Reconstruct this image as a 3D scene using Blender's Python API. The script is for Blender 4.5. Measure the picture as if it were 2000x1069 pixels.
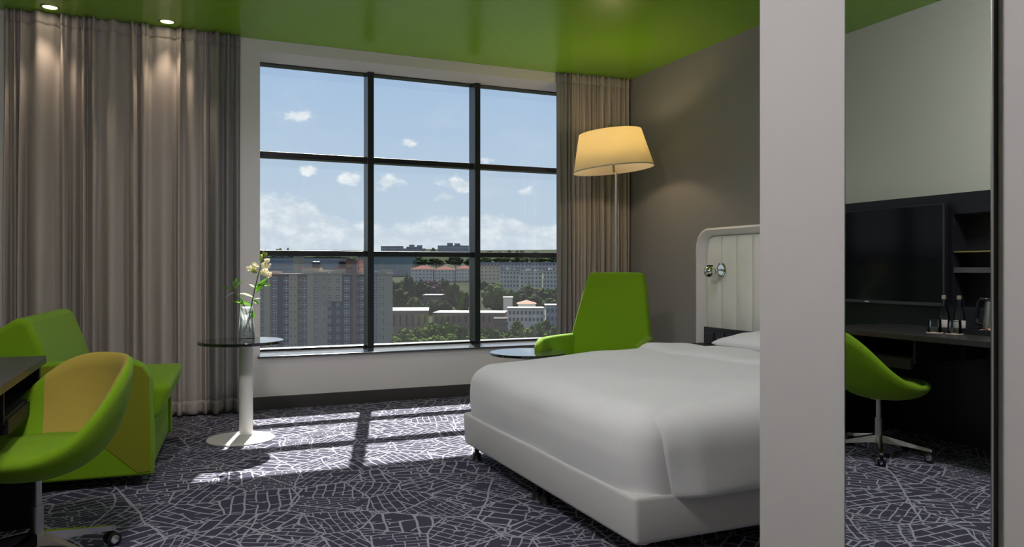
import bpy, bmesh, math, random
from mathutils import Vector, Matrix, noise as mnoise

for o in list(bpy.data.objects):
    bpy.data.objects.remove(o)
scene = bpy.context.scene
COL = scene.collection
R_ = math.radians
TH = R_(23.4)                 # camera yaw to the right of the window normal
ST, CT = math.sin(TH), math.cos(TH)
EYE = 1.15
FPX = 1505.0

# ------------------------------------------------------------------ camera
cam_d = bpy.data.cameras.new('camera')
cam = bpy.data.objects.new('camera', cam_d)
COL.objects.link(cam)
cam.location = (0, 0, EYE)
cam.rotation_euler = (R_(90), 0, -TH)
cam_d.sensor_width = 36.0
cam_d.lens = 36.0 * FPX / 2000.0
cam_d.shift_y = -7.5 / 2000.0
cam_d.clip_start = 0.05
cam_d.clip_end = 30000
scene.camera = cam

# ------------------------------------------------------------------ colour management
scene.view_settings.view_transform = 'Standard'
scene.view_settings.look = 'None'
scene.view_settings.exposure = 0.0
scene.view_settings.gamma = 1.0
scene.view_settings.use_curve_mapping = False
scene.cycles.max_bounces = 10
scene.cycles.diffuse_bounces = 5
scene.cycles.transparent_max_bounces = 16
scene.cycles.sample_clamp_indirect = 6.0

# ------------------------------------------------------------------ node helpers
class NT:
    def __init__(self, tree):
        self.t = tree; self.n = tree.nodes; self.l = tree.links
    def new(self, typ, **kw):
        nd = self.n.new(typ)
        for k, v in kw.items():
            setattr(nd, k, v)
        return nd
    def put(self, sock, v):
        if isinstance(v, (int, float)):
            sock.default_value = v
        elif isinstance(v, (tuple, list)):
            if len(v) == 3 and sock.type == 'RGBA':
                v = (*v, 1.0)
            sock.default_value = v
        else:
            self.l.new(v, sock)
    def m(self, op, a, b=None, c=None, clamp=False):
        nd = self.new('ShaderNodeMath', operation=op, use_clamp=clamp)
        self.put(nd.inputs[0], a)
        if b is not None: self.put(nd.inputs[1], b)
        if c is not None: self.put(nd.inputs[2], c)
        return nd.outputs[0]
    def ss(self, v, a, b):
        nd = self.new('ShaderNodeMapRange', interpolation_type='SMOOTHSTEP')
        self.put(nd.inputs['Value'], v)
        nd.inputs['From Min'].default_value = a; nd.inputs['From Max'].default_value = b
        return nd.outputs['Result']
    def mix(self, fac, a, b):
        nd = self.new('ShaderNodeMix', data_type='RGBA')
        self.put(nd.inputs[0], fac); self.put(nd.inputs[6], a); self.put(nd.inputs[7], b)
        return nd.outputs[2]
    def noise(self, vec, scale, detail=4, rough=0.55):
        nd = self.new('ShaderNodeTexNoise')
        if vec is not None: self.l.new(vec, nd.inputs['Vector'])
        nd.inputs['Scale'].default_value = scale; nd.inputs['Detail'].default_value = detail
        nd.inputs['Roughness'].default_value = rough
        return nd.outputs['Fac']

def azel(u, v):
    a = (u - 1000) / FPX
    x, y, z = ST + a * CT, CT - a * ST, (527 - v) / FPX
    return math.atan2(x, y), math.atan2(z, math.hypot(x, y))

# ------------------------------------------------------------------ world: blue sky with cumulus
world = bpy.data.worlds.new('sky')
scene.world = world
world.use_nodes = True
w = NT(world.node_tree)
w.n.clear()
tc = w.new('ShaderNodeTexCoord').outputs['Generated']
sep = w.new('ShaderNodeSeparateXYZ'); w.l.new(tc, sep.inputs[0])
az = w.m('ARCTAN2', sep.outputs[0], sep.outputs[1])
el = w.m('ARCSINE', sep.outputs[2])
ramp = w.new('ShaderNodeValToRGB')
w.l.new(w.m('MULTIPLY', el, 1.0 / 1.5708, clamp=True), ramp.inputs[0])
cr = ramp.color_ramp
cr.elements[0].position = 0.0; cr.elements[0].color = (0.545, 0.63, 0.72, 1)
cr.elements[1].position = 1.0; cr.elements[1].color = (0.16, 0.30, 0.62, 1)
e = cr.elements.new(0.06); e.color = (0.49, 0.60, 0.73, 1)
e = cr.elements.new(0.17); e.color = (0.36, 0.505, 0.725, 1)
comb = w.new('ShaderNodeCombineXYZ')
w.l.new(az, comb.inputs[0]); w.l.new(w.m('MULTIPLY', el, 1.5), comb.inputs[1])
n1 = w.noise(comb.outputs[0], 38.0, 7, 0.6)
n2 = w.noise(comb.outputs[0], 11.0, 5, 0.55)
n3 = w.noise(comb.outputs[0], 90.0, 4, 0.6)
total = None
for (cu, cv, hw, hh) in ((580, 225, 38, 15), (797, 278, 21, 11), (603, 333, 28, 12), (688, 349, 30, 16),
                         (757, 356, 34, 17), (893, 362, 34, 22), (872, 384, 26, 12), (1026, 377, 26, 11),
                         (952, 313, 20, 8), (1040, 232, 0.1, 0.1)):
    a0, e0 = azel(cu, cv); a1, e1 = azel(cu + hw, cv - hh)
    wa, we = abs(a1 - a0), abs(e1 - e0)
    dx = w.m('DIVIDE', w.m('SUBTRACT', az, a0), wa)
    dy = w.m('DIVIDE', w.m('SUBTRACT', el, e0), we)
    d = w.m('SQRT', w.m('ADD', w.m('MULTIPLY', dx, dx), w.m('MULTIPLY', dy, dy)))
    mk = w.m('SUBTRACT', 1.0, d)
    total = mk if total is None else w.m('MAXIMUM', total, mk)
cum = w.m('ADD', w.m('MAXIMUM', total, -0.6), w.m('MULTIPLY', w.m('SUBTRACT', n1, 0.5), 2.6))
cum = w.ss(cum, 0.05, 0.75)
# cumulus bank low above the horizon, its top rising and falling with azimuth
a_l, e_l = azel(520, 362); a_m, e_m = azel(740, 436); a_r, e_r = azel(960, 412)
top = w.new('ShaderNodeFloatCurve')
aa = w.m('DIVIDE', w.m('ADD', az, math.pi), 2 * math.pi)
w.l.new(aa, top.inputs['Value'])
cv = top.mapping.curves[0]
def nz(a): return (a + math.pi) / (2 * math.pi)
pts = [(0.0, e_m), (nz(a_l) - 0.06, e_r), (nz(a_l), e_l), (nz(azel(600, 0)[0]), azel(600, 392)[1]), (nz(a_m), e_m), (nz(azel(860, 0)[0]), azel(860, 424)[1]),
       (nz(a_r), e_r), (nz(azel(1080, 0)[0]), azel(1080, 440)[1]), (0.75, e_l), (1.0, e_m)]
cv.points[0].location = pts[0]; cv.points[1].location = pts[-1]
for p in pts[1:-1]:
    cv.points.new(*p)
top.mapping.update()
topel = w.m('ADD', top.outputs[0], w.m('MULTIPLY', w.m('SUBTRACT', n2, 0.5), 0.05))
topel = w.m('ADD', topel, w.m('MULTIPLY', w.m('SUBTRACT', n1, 0.5), 0.022))
bank = w.ss(w.m('SUBTRACT', topel, el), -0.001, 0.010)
bank = w.m('MULTIPLY', bank, w.m('ADD', 0.42, w.m('MULTIPLY', n3, 0.7)), clamp=True)
bank = w.m('MULTIPLY', bank, w.ss(el, -0.01, 0.055))
wisps = w.m('MULTIPLY', w.ss(n2, 0.45, 0.85), 0.18)
cl = w.m('MAXIMUM', w.m('MAXIMUM', w.m('MULTIPLY', cum, 0.9), w.m('MULTIPLY', bank, 0.85)), wisps)
shade = w.mix(w.ss(n1, 0.35, 0.7), (0.62, 0.68, 0.75), (0.93, 0.94, 0.95))
skyc = w.mix(cl, ramp.outputs[0], shade)
below = w.ss(el, -0.03, -0.005)
skyc = w.mix(below, (0.20, 0.21, 0.20), skyc)
bg = w.new('ShaderNodeBackground'); w.l.new(skyc, bg.inputs[0]); bg.inputs[1].default_value = 1.06
wo = w.new('ShaderNodeOutputWorld'); w.l.new(bg.outputs[0], wo.inputs[0])

# ------------------------------------------------------------------ sun through the window
sun_d = bpy.data.lights.new('sun', 'SUN')
sun = bpy.data.objects.new('sun', sun_d); COL.objects.link(sun)
sun_d.energy = 36.0; sun_d.angle = R_(0.53); sun_d.color = (1.0, 0.95, 0.88)
SUND = Vector((-0.25, -0.968, -1.085)).normalized()
sun.rotation_euler = SUND.to_track_quat('-Z', 'Y').to_euler()
sun.location = (3, 12, 9)

# ------------------------------------------------------------------ materials
MATS = {}
def mat(name, col, rough=0.6, metal=0.0, bump=None, var=0.0, vscale=4.0, spec=0.5, sheen=0.0, coat=0.0):
    if name in MATS: return MATS[name]
    m = bpy.data.materials.new(name); m.use_nodes = True
    t = NT(m.node_tree); b = m.node_tree.nodes['Principled BSDF']
    b.inputs['Roughness'].default_value = rough
    b.inputs['Metallic'].default_value = metal
    b.inputs['Specular IOR Level'].default_value = spec
    if sheen: b.inputs['Sheen Weight'].default_value = sheen
    if coat: b.inputs['Coat Weight'].default_value = coat
    oc = t.new('ShaderNodeTexCoord').outputs['Object']
    n = t.noise(oc, vscale, 4)
    c0 = tuple(max(0, c * (1 - var)) for c in col); c1 = tuple(min(1, c * (1 + var)) for c in col)
    t.l.new(t.mix(n, c0, c1), b.inputs['Base Color'])
    if bump:
        sc, st, dist = bump
        bp = t.new('ShaderNodeBump'); bp.inputs['Strength'].default_value = st; bp.inputs['Distance'].default_value = dist
        t.l.new(t.noise(oc, sc, 3), bp.inputs['Height']); t.l.new(bp.outputs[0], b.inputs['Normal'])
    MATS[name] = m
    return m

def emit(name, col, strength):
    m = bpy.data.materials.new(name); m.use_nodes = True
    b = m.node_tree.nodes['Principled BSDF']
    b.inputs['Base Color'].default_value = (0.8, 0.8, 0.8, 1)
    b.inputs['Emission Color'].default_value = (*col, 1); b.inputs['Emission Strength'].default_value = strength
    MATS[name] = m
    return m

def clear_glass(name, tint=(0.95, 0.97, 0.97), refl=0.5, ior=1.45, veil=0.0):
    m = bpy.data.materials.new(name); m.use_nodes = True
    t = NT(m.node_tree); t.n.clear()
    tr = t.new('ShaderNodeBsdfTransparent'); tr.inputs[0].default_value = (*tint, 1)
    gl = t.new('ShaderNodeBsdfGlossy'); gl.inputs['Roughness'].default_value = 0.02
    fr = t.new('ShaderNodeFresnel'); fr.inputs[0].default_value = ior
    mx = t.new('ShaderNodeMixShader')
    t.l.new(t.m('MULTIPLY', fr.outputs[0], refl), mx.inputs[0]); t.l.new(tr.outputs[0], mx.inputs[1]); t.l.new(gl.outputs[0], mx.inputs[2])
    last = mx.outputs[0]
    if veil:      # white translucent veil: puts outdoor haze into the panes, whitens the vase
        df_ = t.new('ShaderNodeBsdfTranslucent'); df_.inputs[0].default_value = (0.86, 0.88, 0.92, 1)
        m2 = t.new('ShaderNodeMixShader'); m2.inputs[0].default_value = veil
        t.l.new(last, m2.inputs[1]); t.l.new(df_.outputs[0], m2.inputs[2]); last = m2.outputs[0]
    out = t.new('ShaderNodeOutputMaterial'); t.l.new(last, out.inputs[0])
    MATS[name] = m
    return m

def leafy(name, col, trans=0.45, var=0.35, vscale=20.0, rough=0.5):
    m = mat(name, col, rough, var=var, vscale=vscale, spec=0.5 if vscale > 5 else 0.0)
    t = NT(m.node_tree); b = m.node_tree.nodes['Principled BSDF']
    tl_ = t.new('ShaderNodeBsdfTranslucent')
    src = b.inputs['Base Color'].links[0].from_socket
    t.l.new(src, tl_.inputs[0])
    mx_ = t.new('ShaderNodeMixShader'); mx_.inputs[0].default_value = trans
    out = [n for n in t.n if n.type == 'OUTPUT_MATERIAL'][0]
    t.l.new(b.outputs[0], mx_.inputs[1]); t.l.new(tl_.outputs[0], mx_.inputs[2]); t.l.new(mx_.outputs[0], out.inputs[0])
    return m

GREEN = mat('green_wool', (0.165, 0.31, 0.006), 0.85, bump=(900, 0.25, 0.002), var=0.10, vscale=160, sheen=0.08, spec=0.2)
OLIVE = mat('olive_tone', (0.19, 0.205, 0.012), 0.85, bump=(900, 0.25, 0.002), var=0.10, vscale=160, sheen=0.05, spec=0.2)
MUSTARD = mat('mustard_tone', (0.40, 0.30, 0.055), 0.85, bump=(900, 0.25, 0.002), var=0.06, vscale=160, sheen=0.05, spec=0.2)
CHROME = mat('polished_steel', (0.72, 0.71, 0.69), 0.12, 1.0)
SATIN = mat('satin_aluminium', (0.55, 0.55, 0.54), 0.32, 1.0)
BLACK = mat('black_plastic', (0.012, 0.012, 0.014), 0.35)
DARKWOOD = mat('black_stained_wood', (0.014, 0.014, 0.017), 0.55, spec=0.25, bump=(60, 0.15, 0.001), var=0.25, vscale=30)
PANELM = mat('dark_wall_panel', (0.012, 0.013, 0.019), 0.42, var=0.2, vscale=8)
WHITEM = mat('white_powder_coat', (0.72, 0.70, 0.69), 0.35)
LINEN = mat('white_cotton', (0.74, 0.735, 0.745), 0.85, bump=(300, 0.12, 0.001), var=0.03, vscale=6, sheen=0.15, spec=0.2)
BASEF = mat('white_valance_fabric', (0.62, 0.605, 0.60), 0.85, bump=(500, 0.2, 0.001), var=0.03, vscale=9, spec=0.2)
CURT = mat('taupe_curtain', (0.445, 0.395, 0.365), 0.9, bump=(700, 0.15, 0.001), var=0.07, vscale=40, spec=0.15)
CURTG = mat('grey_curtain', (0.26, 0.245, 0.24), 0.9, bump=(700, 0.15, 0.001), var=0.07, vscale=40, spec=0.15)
WALLW = mat('white_wall_paint', (0.72, 0.69, 0.685), 0.75, bump=(260, 0.06, 0.001), var=0.02, vscale=2)
WALLP = mat('partition_paint', (0.56, 0.53, 0.525), 0.7, bump=(260, 0.06, 0.001), var=0.02, vscale=2)
WALLT = mat('taupe_wall_paint', (0.26, 0.245, 0.24), 0.6, bump=(260, 0.06, 0.001), var=0.04, vscale=2)
WALLS = mat('white_wall_green_bounce', (0.60, 0.61, 0.545), 0.7, bump=(260, 0.06, 0.001), var=0.02, vscale=2)  # white wall with the green ceiling bounce put into its colour
CEILM = mat('green_ceiling_paint', (0.235, 0.49, 0.001), 0.25, bump=(3, 0.02, 0.004), var=0.02, vscale=1.5, spec=0.8, coat=0.0)
BASEB = mat('dark_baseboard', (0.045, 0.042, 0.042), 0.5)
FRAMEM = mat('black_window_frame', (0.012, 0.014, 0.018), 0.35)
SILLM = mat('dark_polished_sill', (0.085, 0.085, 0.09), 0.14, var=0.2, vscale=20)
TOPGL = mat('smoked_glass_top', (0.012, 0.012, 0.013), 0.06, spec=0.7, coat=0.6)
PANE = clear_glass('window_glass', (0.955, 0.975, 0.975), 0.55, veil=0.0035)
PANELOW = clear_glass('lower_window_glass', (0.945, 0.965, 0.97), 0.55, veil=0.005)
GLASS = clear_glass('clear_glass', (0.96, 0.975, 0.97), 1.0)
VASEGL = clear_glass('vase_glass', (0.95, 0.97, 0.96), 1.0, veil=0.28)
WATER = clear_glass('water', (0.93, 0.96, 0.94), 0.8, 1.33)
HBFAB = mat('cream_leather', (0.80, 0.78, 0.72), 0.5, bump=(220, 0.1, 0.001), var=0.04, vscale=5)
HBSHELL = mat('pale_lacquer', (0.80, 0.75, 0.735), 0.35)
LEAF = leafy('leaf_green', (0.13, 0.34, 0.03), 0.4)
LEAFP = leafy('pale_leaf', (0.55, 0.62, 0.42), 0.35, 0.2)
STEMM = mat('stem_green', (0.06, 0.13, 0.02), 0.5)
PETAL = leafy('cream_petal', (0.80, 0.72, 0.50), 0.3, 0.12, 60)
PETALG = leafy('lime_bud', (0.52, 0.58, 0.16), 0.3, 0.2, 60)
PETALC = mat('blossom_heart', (0.45, 0.28, 0.09), 0.5)
LABELM = mat('bottle_label', (0.62, 0.55, 0.56), 0.7)
CAPM = mat('bottle_cap_metal', (0.75, 0.62, 0.50), 0.3, 1.0)
SCREEN = mat('tv_screen', (0.004, 0.004, 0.006), 0.10, spec=0.25)
MIRROR = mat('silvered_mirror', (0.80, 0.83, 0.81), 0.0, 1.0)

# carpet: street-map pattern of pale lines on charcoal
cm = bpy.data.materials.new('street_map_carpet'); cm.use_nodes = True
MATS['carpet'] = cm
t = NT(cm.node_tree); b = cm.node_tree.nodes['Principled BSDF']
oc = t.new('ShaderNodeTexCoord').outputs['Object']
wn = t.new('ShaderNodeTexNoise'); wn.inputs['Scale'].default_value = 2.4; wn.inputs['Detail'].default_value = 2
t.l.new(oc, wn.inputs['Vector'])
vs = t.new('ShaderNodeVectorMath', operation='SUBTRACT'); t.l.new(wn.outputs['Color'], vs.inputs[0]); vs.inputs[1].default_value = (0.5, 0.5, 0.5)
vsc = t.new('ShaderNodeVectorMath', operation='SCALE'); t.l.new(vs.outputs[0], vsc.inputs[0]); vsc.inputs['Scale'].default_value = 0.075
va = t.new('ShaderNodeVectorMath', operation='ADD'); t.l.new(oc, va.inputs[0]); t.l.new(vsc.outputs[0], va.inputs[1])
pv = va.outputs[0]
def vor(scale, feat, vec=None, rnd=1.0):
    nd = t.new('ShaderNodeTexVoronoi', feature=feat, voronoi_dimensions='2D')
    t.l.new(vec if vec is not None else pv, nd.inputs['Vector']); nd.inputs['Scale'].default_value = scale
    nd.inputs['Randomness'].default_value = rnd
    return nd
S1 = 3.6
ved = vor(S1, 'DISTANCE_TO_EDGE'); vce = vor(S1, 'F1')
sepc = t.new('ShaderNodeSeparateColor'); t.l.new(vce.outputs['Color'], sepc.inputs[0])
rot = t.new('ShaderNodeVectorRotate', rotation_type='Z_AXIS')
t.l.new(pv, rot.inputs['Vector']); t.l.new(t.m('MULTIPLY', sepc.outputs[0], 6.283), rot.inputs['Angle'])
off = t.new('ShaderNodeVectorMath', operation='ADD'); t.l.new(rot.outputs[0], off.inputs[0]); t.l.new(vce.outputs['Color'], off.inputs[1])
scl = t.new('ShaderNodeVectorMath', operation='SCALE'); t.l.new(off.outputs[0], scl.inputs[0])
t.l.new(t.m('ADD', 0.62, t.m('MULTIPLY', sepc.outputs[1], 0.85)), scl.inputs['Scale'])
br = t.new('ShaderNodeTexBrick', offset=0.37, offset_frequency=2, squash=0.6, squash_frequency=3)
t.l.new(scl.outputs[0], br.inputs['Vector'])
br.inputs['Scale'].default_value = 1.0; br.inputs['Brick Width'].default_value = 0.125; br.inputs['Row Height'].default_value = 0.047
br.inputs['Mortar Size'].default_value = 0.0037; br.inputs['Mortar Smooth'].default_value = 0.1
edge = t.m('LESS_THAN', ved.outputs['Distance'], 0.0160)
# some bricks keep no line so that blocks merge, as on the map
merge = t.noise(oc, 7.0, 1)
brl = t.m('MULTIPLY', br.outputs['Fac'], t.m('GREATER_THAN', merge, 0.36))
ved2 = vor(6.3, 'DISTANCE_TO_EDGE')
edge2 = t.m('MULTIPLY', t.m('LESS_THAN', ved2.outputs['Distance'], 0.026), t.m('LESS_THAN', merge, 0.47))
ved3 = vor(1.25, 'DISTANCE_TO_EDGE')
edge3 = t.m('LESS_THAN', ved3.outputs['Distance'], 0.0062)
line = t.m('MAXIMUM', t.m('MAXIMUM', t.m('MAXIMUM', edge, brl), edge2), edge3, clamp=True)
wear = t.noise(oc, 400, 2)
base = t.mix(wear, (0.042, 0.039, 0.062), (0.068, 0.064, 0.098))
pale = t.mix(wear, (0.27, 0.265, 0.31), (0.40, 0.395, 0.45))
t.l.new(t.mix(line, base, pale), b.inputs['Base Color'])
b.inputs['Roughness'].default_value = 0.95; b.inputs['Specular IOR Level'].default_value = 0.1
bp = t.new('ShaderNodeBump'); bp.inputs['Strength'].default_value = 0.5; bp.inputs['Distance'].default_value = 0.004
t.l.new(wear, bp.inputs['Height']); t.l.new(bp.outputs[0], b.inputs['Normal'])

# lamp shade: lets light through
sm = bpy.data.materials.new('cream_lamp_shade'); sm.use_nodes = True
t = NT(sm.node_tree); t.n.clear()
d_ = t.new('ShaderNodeBsdfDiffuse'); d_.inputs[0].default_value = (0.82, 0.74, 0.66, 1)
tl = t.new('ShaderNodeBsdfTranslucent'); tl.inputs[0].default_value = (0.96, 0.86, 0.58, 1)
mx = t.new('ShaderNodeMixShader'); mx.inputs[0].default_value = 0.5
t.l.new(d_.outputs[0], mx.inputs[1]); t.l.new(tl.outputs[0], mx.inputs[2])
om = t.new('ShaderNodeOutputMaterial'); t.l.new(mx.outputs[0], om.inputs[0])
SHADE = sm

# ------------------------------------------------------------------ mesh builders
class MB:
    def __init__(s):
        s.v = []; s.f = []; s.mi = []
    def add(s, verts, faces, mi=0):
        n = len(s.v)
        s.v += [tuple(p) for p in verts]
        s.f += [tuple(i + n for i in f) for f in faces]
        s.mi += [mi] * len(faces)
        return s
    def box(s, x0, x1, y0, y1, z0, z1, mi=0):
        vs = [(x, y, z) for x in (x0, x1) for y in (y0, y1) for z in (z0, z1)]
        return s.add(vs, [(0, 1, 3, 2), (4, 6, 7, 5), (0, 4, 5, 1), (2, 3, 7, 6), (0, 2, 6, 4), (1, 5, 7, 3)], mi)
    def obox(s, c, ax, ay, az, mi=0):
        c = Vector(c); ax, ay, az = Vector(ax), Vector(ay), Vector(az)
        vs = [c + ax * i + ay * j + az * k for i in (-1, 1) for j in (-1, 1) for k in (-1, 1)]
        return s.add(vs, [(0, 1, 3, 2), (4, 6, 7, 5), (0, 4, 5, 1), (2, 3, 7, 6), (0, 2, 6, 4), (1, 5, 7, 3)], mi)
    def rbox(s, c, half, r, n=5, k=None, mi=0):
        # rounded box; n = segments in each rounded edge
        r = min(r, *half)
        def axis(h):
            inner = h - r
            pts = [-h + r * (1 - math.cos(math.pi / 2 * i / n)) for i in range(n + 1)]
            m = k or 2
            mid = [-inner + 2 * inner * i / m for i in range(1, m)]
            return pts + mid + [-p for p in reversed(pts)]
        A = [axis(h) for h in half]
        out = {}
        vs = []; fs = []
        def vid(p):
            q = [max(-(half[i] - r), min(half[i] - r, p[i])) for i in range(3)]
            d = Vector((p[0] - q[0], p[1] - q[1], p[2] - q[2]))
            if d.length > 1e-9: d = d.normalized() * r
            w_ = (q[0] + d.x, q[1] + d.y, q[2] + d.z)
            key = tuple(round(a, 5) for a in p)
            if key not in out:
                out[key] = len(vs); vs.append((c[0] + w_[0], c[1] + w_[1], c[2] + w_[2]))
            return out[key]
        for ax in range(3):
            a, b_ = (ax + 1) % 3, (ax + 2) % 3
            for sgn in (-1, 1):
                for i in range(len(A[a]) - 1):
                    for j in range(len(A[b_]) - 1):
                        q = []
                        for (ii, jj) in ((i, j), (i + 1, j), (i + 1, j + 1), (i, j + 1)):
                            p = [0, 0, 0]; p[ax] = sgn * half[ax]; p[a] = A[a][ii]; p[b_] = A[b_][jj]
                            q.append(vid(p))
                        q2 = []
                        for x in q:
                            if x not in q2: q2.append(x)
                        if len(q2) >= 3:
                            fs.append(tuple(q2 if sgn > 0 else reversed(q2)))
        return s.add(vs, fs, mi)
    def lathe(s, prof, n=32, c=(0, 0, 0), close=False, mi=0):
        vs = []; fs = []; m = len(prof)
        for (r, z) in prof:
            for i in range(n):
                a = 2 * math.pi * i / n
                vs.append((c[0] + r * math.cos(a), c[1] + r * math.sin(a), c[2] + z))
        for j in range(m - 1):
            for i in range(n):
                k = (i + 1) % n
                fs.append((j * n + i, j * n + k, (j + 1) * n + k, (j + 1) * n + i))
        if close:
            for i in range(n):
                k = (i + 1) % n
                fs.append(((m - 1) * n + i, (m - 1) * n + k, k, i))
        else:
            if prof[0][0] > 1e-6: fs.append(tuple(reversed(range(n))))
            if prof[-1][0] > 1e-6: fs.append(tuple(range((m - 1) * n, m * n)))
        return s.add(vs, fs, mi)
    def tube(s, pts, rad, n=8, cap=True, mi=0):
        pts = [Vector(p) for p in pts]
        if not isinstance(rad, (list, tuple)): rad = [rad] * len(pts)
        vs = []; fs = []
        up = Vector((0.123, 0.345, 0.93)).normalized()
        for i, p in enumerate(pts):
            d = (pts[min(i + 1, len(pts) - 1)] - pts[max(i - 1, 0)]).normalized()
            a = d.cross(up)
            if a.length < 1e-3: a = d.cross(Vector((1, 0, 0)))
            a.normalize(); b_ = d.cross(a).normalized()
            for k in range(n):
                an = 2 * math.pi * k / n
                vs.append(p + a * math.cos(an) * rad[i] + b_ * math.sin(an) * rad[i])
        for i in range(len(pts) - 1):
            for k in range(n):
                q = (k + 1) % n
                fs.append((i * n + k, i * n + q, (i + 1) * n + q, (i + 1) * n + k))
        if cap:
            fs.append(tuple(reversed(range(n)))); fs.append(tuple(range((len(pts) - 1) * n, len(pts) * n)))
        return s.add(vs, fs, mi)
    def prism(s, poly, a0, a1, axis='y', mi=0):
        def mk(p, h):
            if axis == 'y': return (p[0], h, p[1])
            if axis == 'x': return (h, p[0], p[1])
            return (p[0], p[1], h)
        n = len(poly)
        vs = [mk(p, a0) for p in poly] + [mk(p, a1) for p in poly]
        fs = [tuple(range(n)), tuple(reversed(range(n, 2 * n)))]
        fs += [(i, i + n, (i + 1) % n + n, (i + 1) % n) for i in range(n)]
        return s.add(vs, fs, mi)
    def grid(s, rows, mi=0, wrap=False):
        nr, nc = len(rows), len(rows[0])
        vs = [p for r in rows for p in r]; fs = []
        for i in range(nr - 1):
            for j in range(nc if wrap else nc - 1):
                k = (j + 1) % nc
                fs.append((i * nc + j, i * nc + k, (i + 1) * nc + k, (i + 1) * nc + j))
        return s.add(vs, fs, mi)
    def ball(s, c, r, n=12, sc=(1, 1, 1), mi=0):
        vs = []; fs = []
        m = n // 2 + 1
        for j in range(m + 1):
            p = math.pi * j / m
            for i in range(n):
                a = 2 * math.pi * i / n
                vs.append((c[0] + r * sc[0] * math.sin(p) * math.cos(a), c[1] + r * sc[1] * math.sin(p) * math.sin(a), c[2] + r * sc[2] * math.cos(p)))
        for j in range(m):
            for i in range(n):
                k = (i + 1) % n
                fs.append((j * n + i, (j + 1) * n + i, (j + 1) * n + k, j * n + k))
        return s.add(vs, fs, mi)
    def mesh(s, name, mats, smooth=False):
        me = bpy.data.meshes.new(name)
        me.from_pydata(s.v, [], s.f)
        for m_ in (mats if isinstance(mats, (list, tuple)) else [mats]): me.materials.append(m_)
        if any(s.mi): me.polygons.foreach_set('material_index', s.mi)
        bm = bmesh.new(); bm.from_mesh(me)
        bmesh.ops.remove_doubles(bm, verts=bm.verts, dist=1e-5)
        bmesh.ops.recalc_face_normals(bm, faces=bm.faces)
        bm.to_mesh(me); bm.free()
        if smooth: me.polygons.foreach_set('use_smooth', [True] * len(me.polygons))
        me.update()
        return me
    def build(s, name, mats, parent=None, smooth=False, bevel=0.0, seg=2, angle=None):
        o = bpy.data.objects.new(name, s.mesh(name, mats, smooth))
        COL.objects.link(o)
        if parent is not None: o.parent = parent
        if bevel:
            bm_ = o.modifiers.new('bevel', 'BEVEL'); bm_.width = bevel; bm_.segments = seg; bm_.limit_method = 'ANGLE'; bm_.angle_limit = R_(35)
            if smooth is None: pass
        if angle and smooth:
            o.data.set_sharp_from_angle(angle=R_(angle))
        return o

def tag(o, label=None, cat=None, group=None, kind=None):
    if label: o['label'] = label
    if cat: o['category'] = cat
    if group: o['group'] = group
    if kind: o['kind'] = kind
    return o
def thing(name, label, cat, loc=(0, 0, 0), rz=0.0, group=None):
    o = bpy.data.objects.new(name, None); COL.objects.link(o)
    o.empty_display_size = 0.1
    o.location = loc; o.rotation_euler = (0, 0, rz)
    return tag(o, label, cat, group)
def dup(root, loc, rz=None, label=None, scale=None):
    r = root.copy(); COL.objects.link(r); r.location = loc
    if rz is not None: r.rotation_euler = (0, 0, rz)
    if scale is not None: r.scale = scale
    if label: r['label'] = label
    for ch in list(root.children):
        c = ch.copy(); COL.objects.link(c); c.parent = r
        for g in list(ch.children):
            d = g.copy(); COL.objects.link(d); d.parent = c
    return r
def struct(o):
    o['kind'] = 'structure'
    return o

# ================================================================== THE ROOM
XL, XR, YB, YW, H = -1.43, 4.12, -2.4, 6.62, 3.04
YG = 7.0                                  # glass plane
SILL, HEAD = 0.44, 2.947
WX0, WX1 = 0.613, 3.72
MX, MY = (1.603, 2.64), (1.295, 2.154)
PX = 1.765                                # partition face
PEND = 2.015

struct(MB().box(XL - 0.2, XR + 0.2, YB - 0.2, YW + 0.45, -0.2, 0).build('floor', MATS['carpet']))
struct(MB().box(XL - 0.2, XR + 0.2, YB - 0.2, YW + 0.45, H, H + 0.25).build('ceiling', CEILM))
ww = MB().box(XL, XR, YW, YG + 0.12, 0, SILL - 0.015).box(XL, XR, YW, YG + 0.12, HEAD, H)
ww.box(XL, WX0, YW, YG + 0.12, SILL - 0.015, HEAD).box(WX1, XR, YW, YG + 0.12, SILL - 0.015, HEAD)
struct(ww.build('wall_window', WALLW))
struct(MB().box(XR, XR + 0.2, YB, YW + 0.45, 0, H).build('wall_right', WALLT))
struct(MB().box(XL - 0.2, XL, YB, YW + 0.45, 0, H).build('wall_left', WALLS))
struct(MB().box(XL, XR, YB - 0.2, YB, 0, H).build('wall_back', WALLW))
struct(MB().box(PX, PX + 0.12, YB, PEND, 0, H).build('wall_partition', WALLP, bevel=0.002))
struct(MB().box(PX + 0.12, XR, 1.58, 1.70, 0, H).build('wall_bathroom', WALLP))
struct(MB().box(XL, XR, YW - 0.014, YW, 0, 0.105).build('baseboard_window', BASEB, bevel=0.003))
struct(MB().box(XR - 0.014, XR, 1.70, YW - 0.014, 0, 0.105).build('baseboard_right', BASEB, bevel=0.003))

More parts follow.
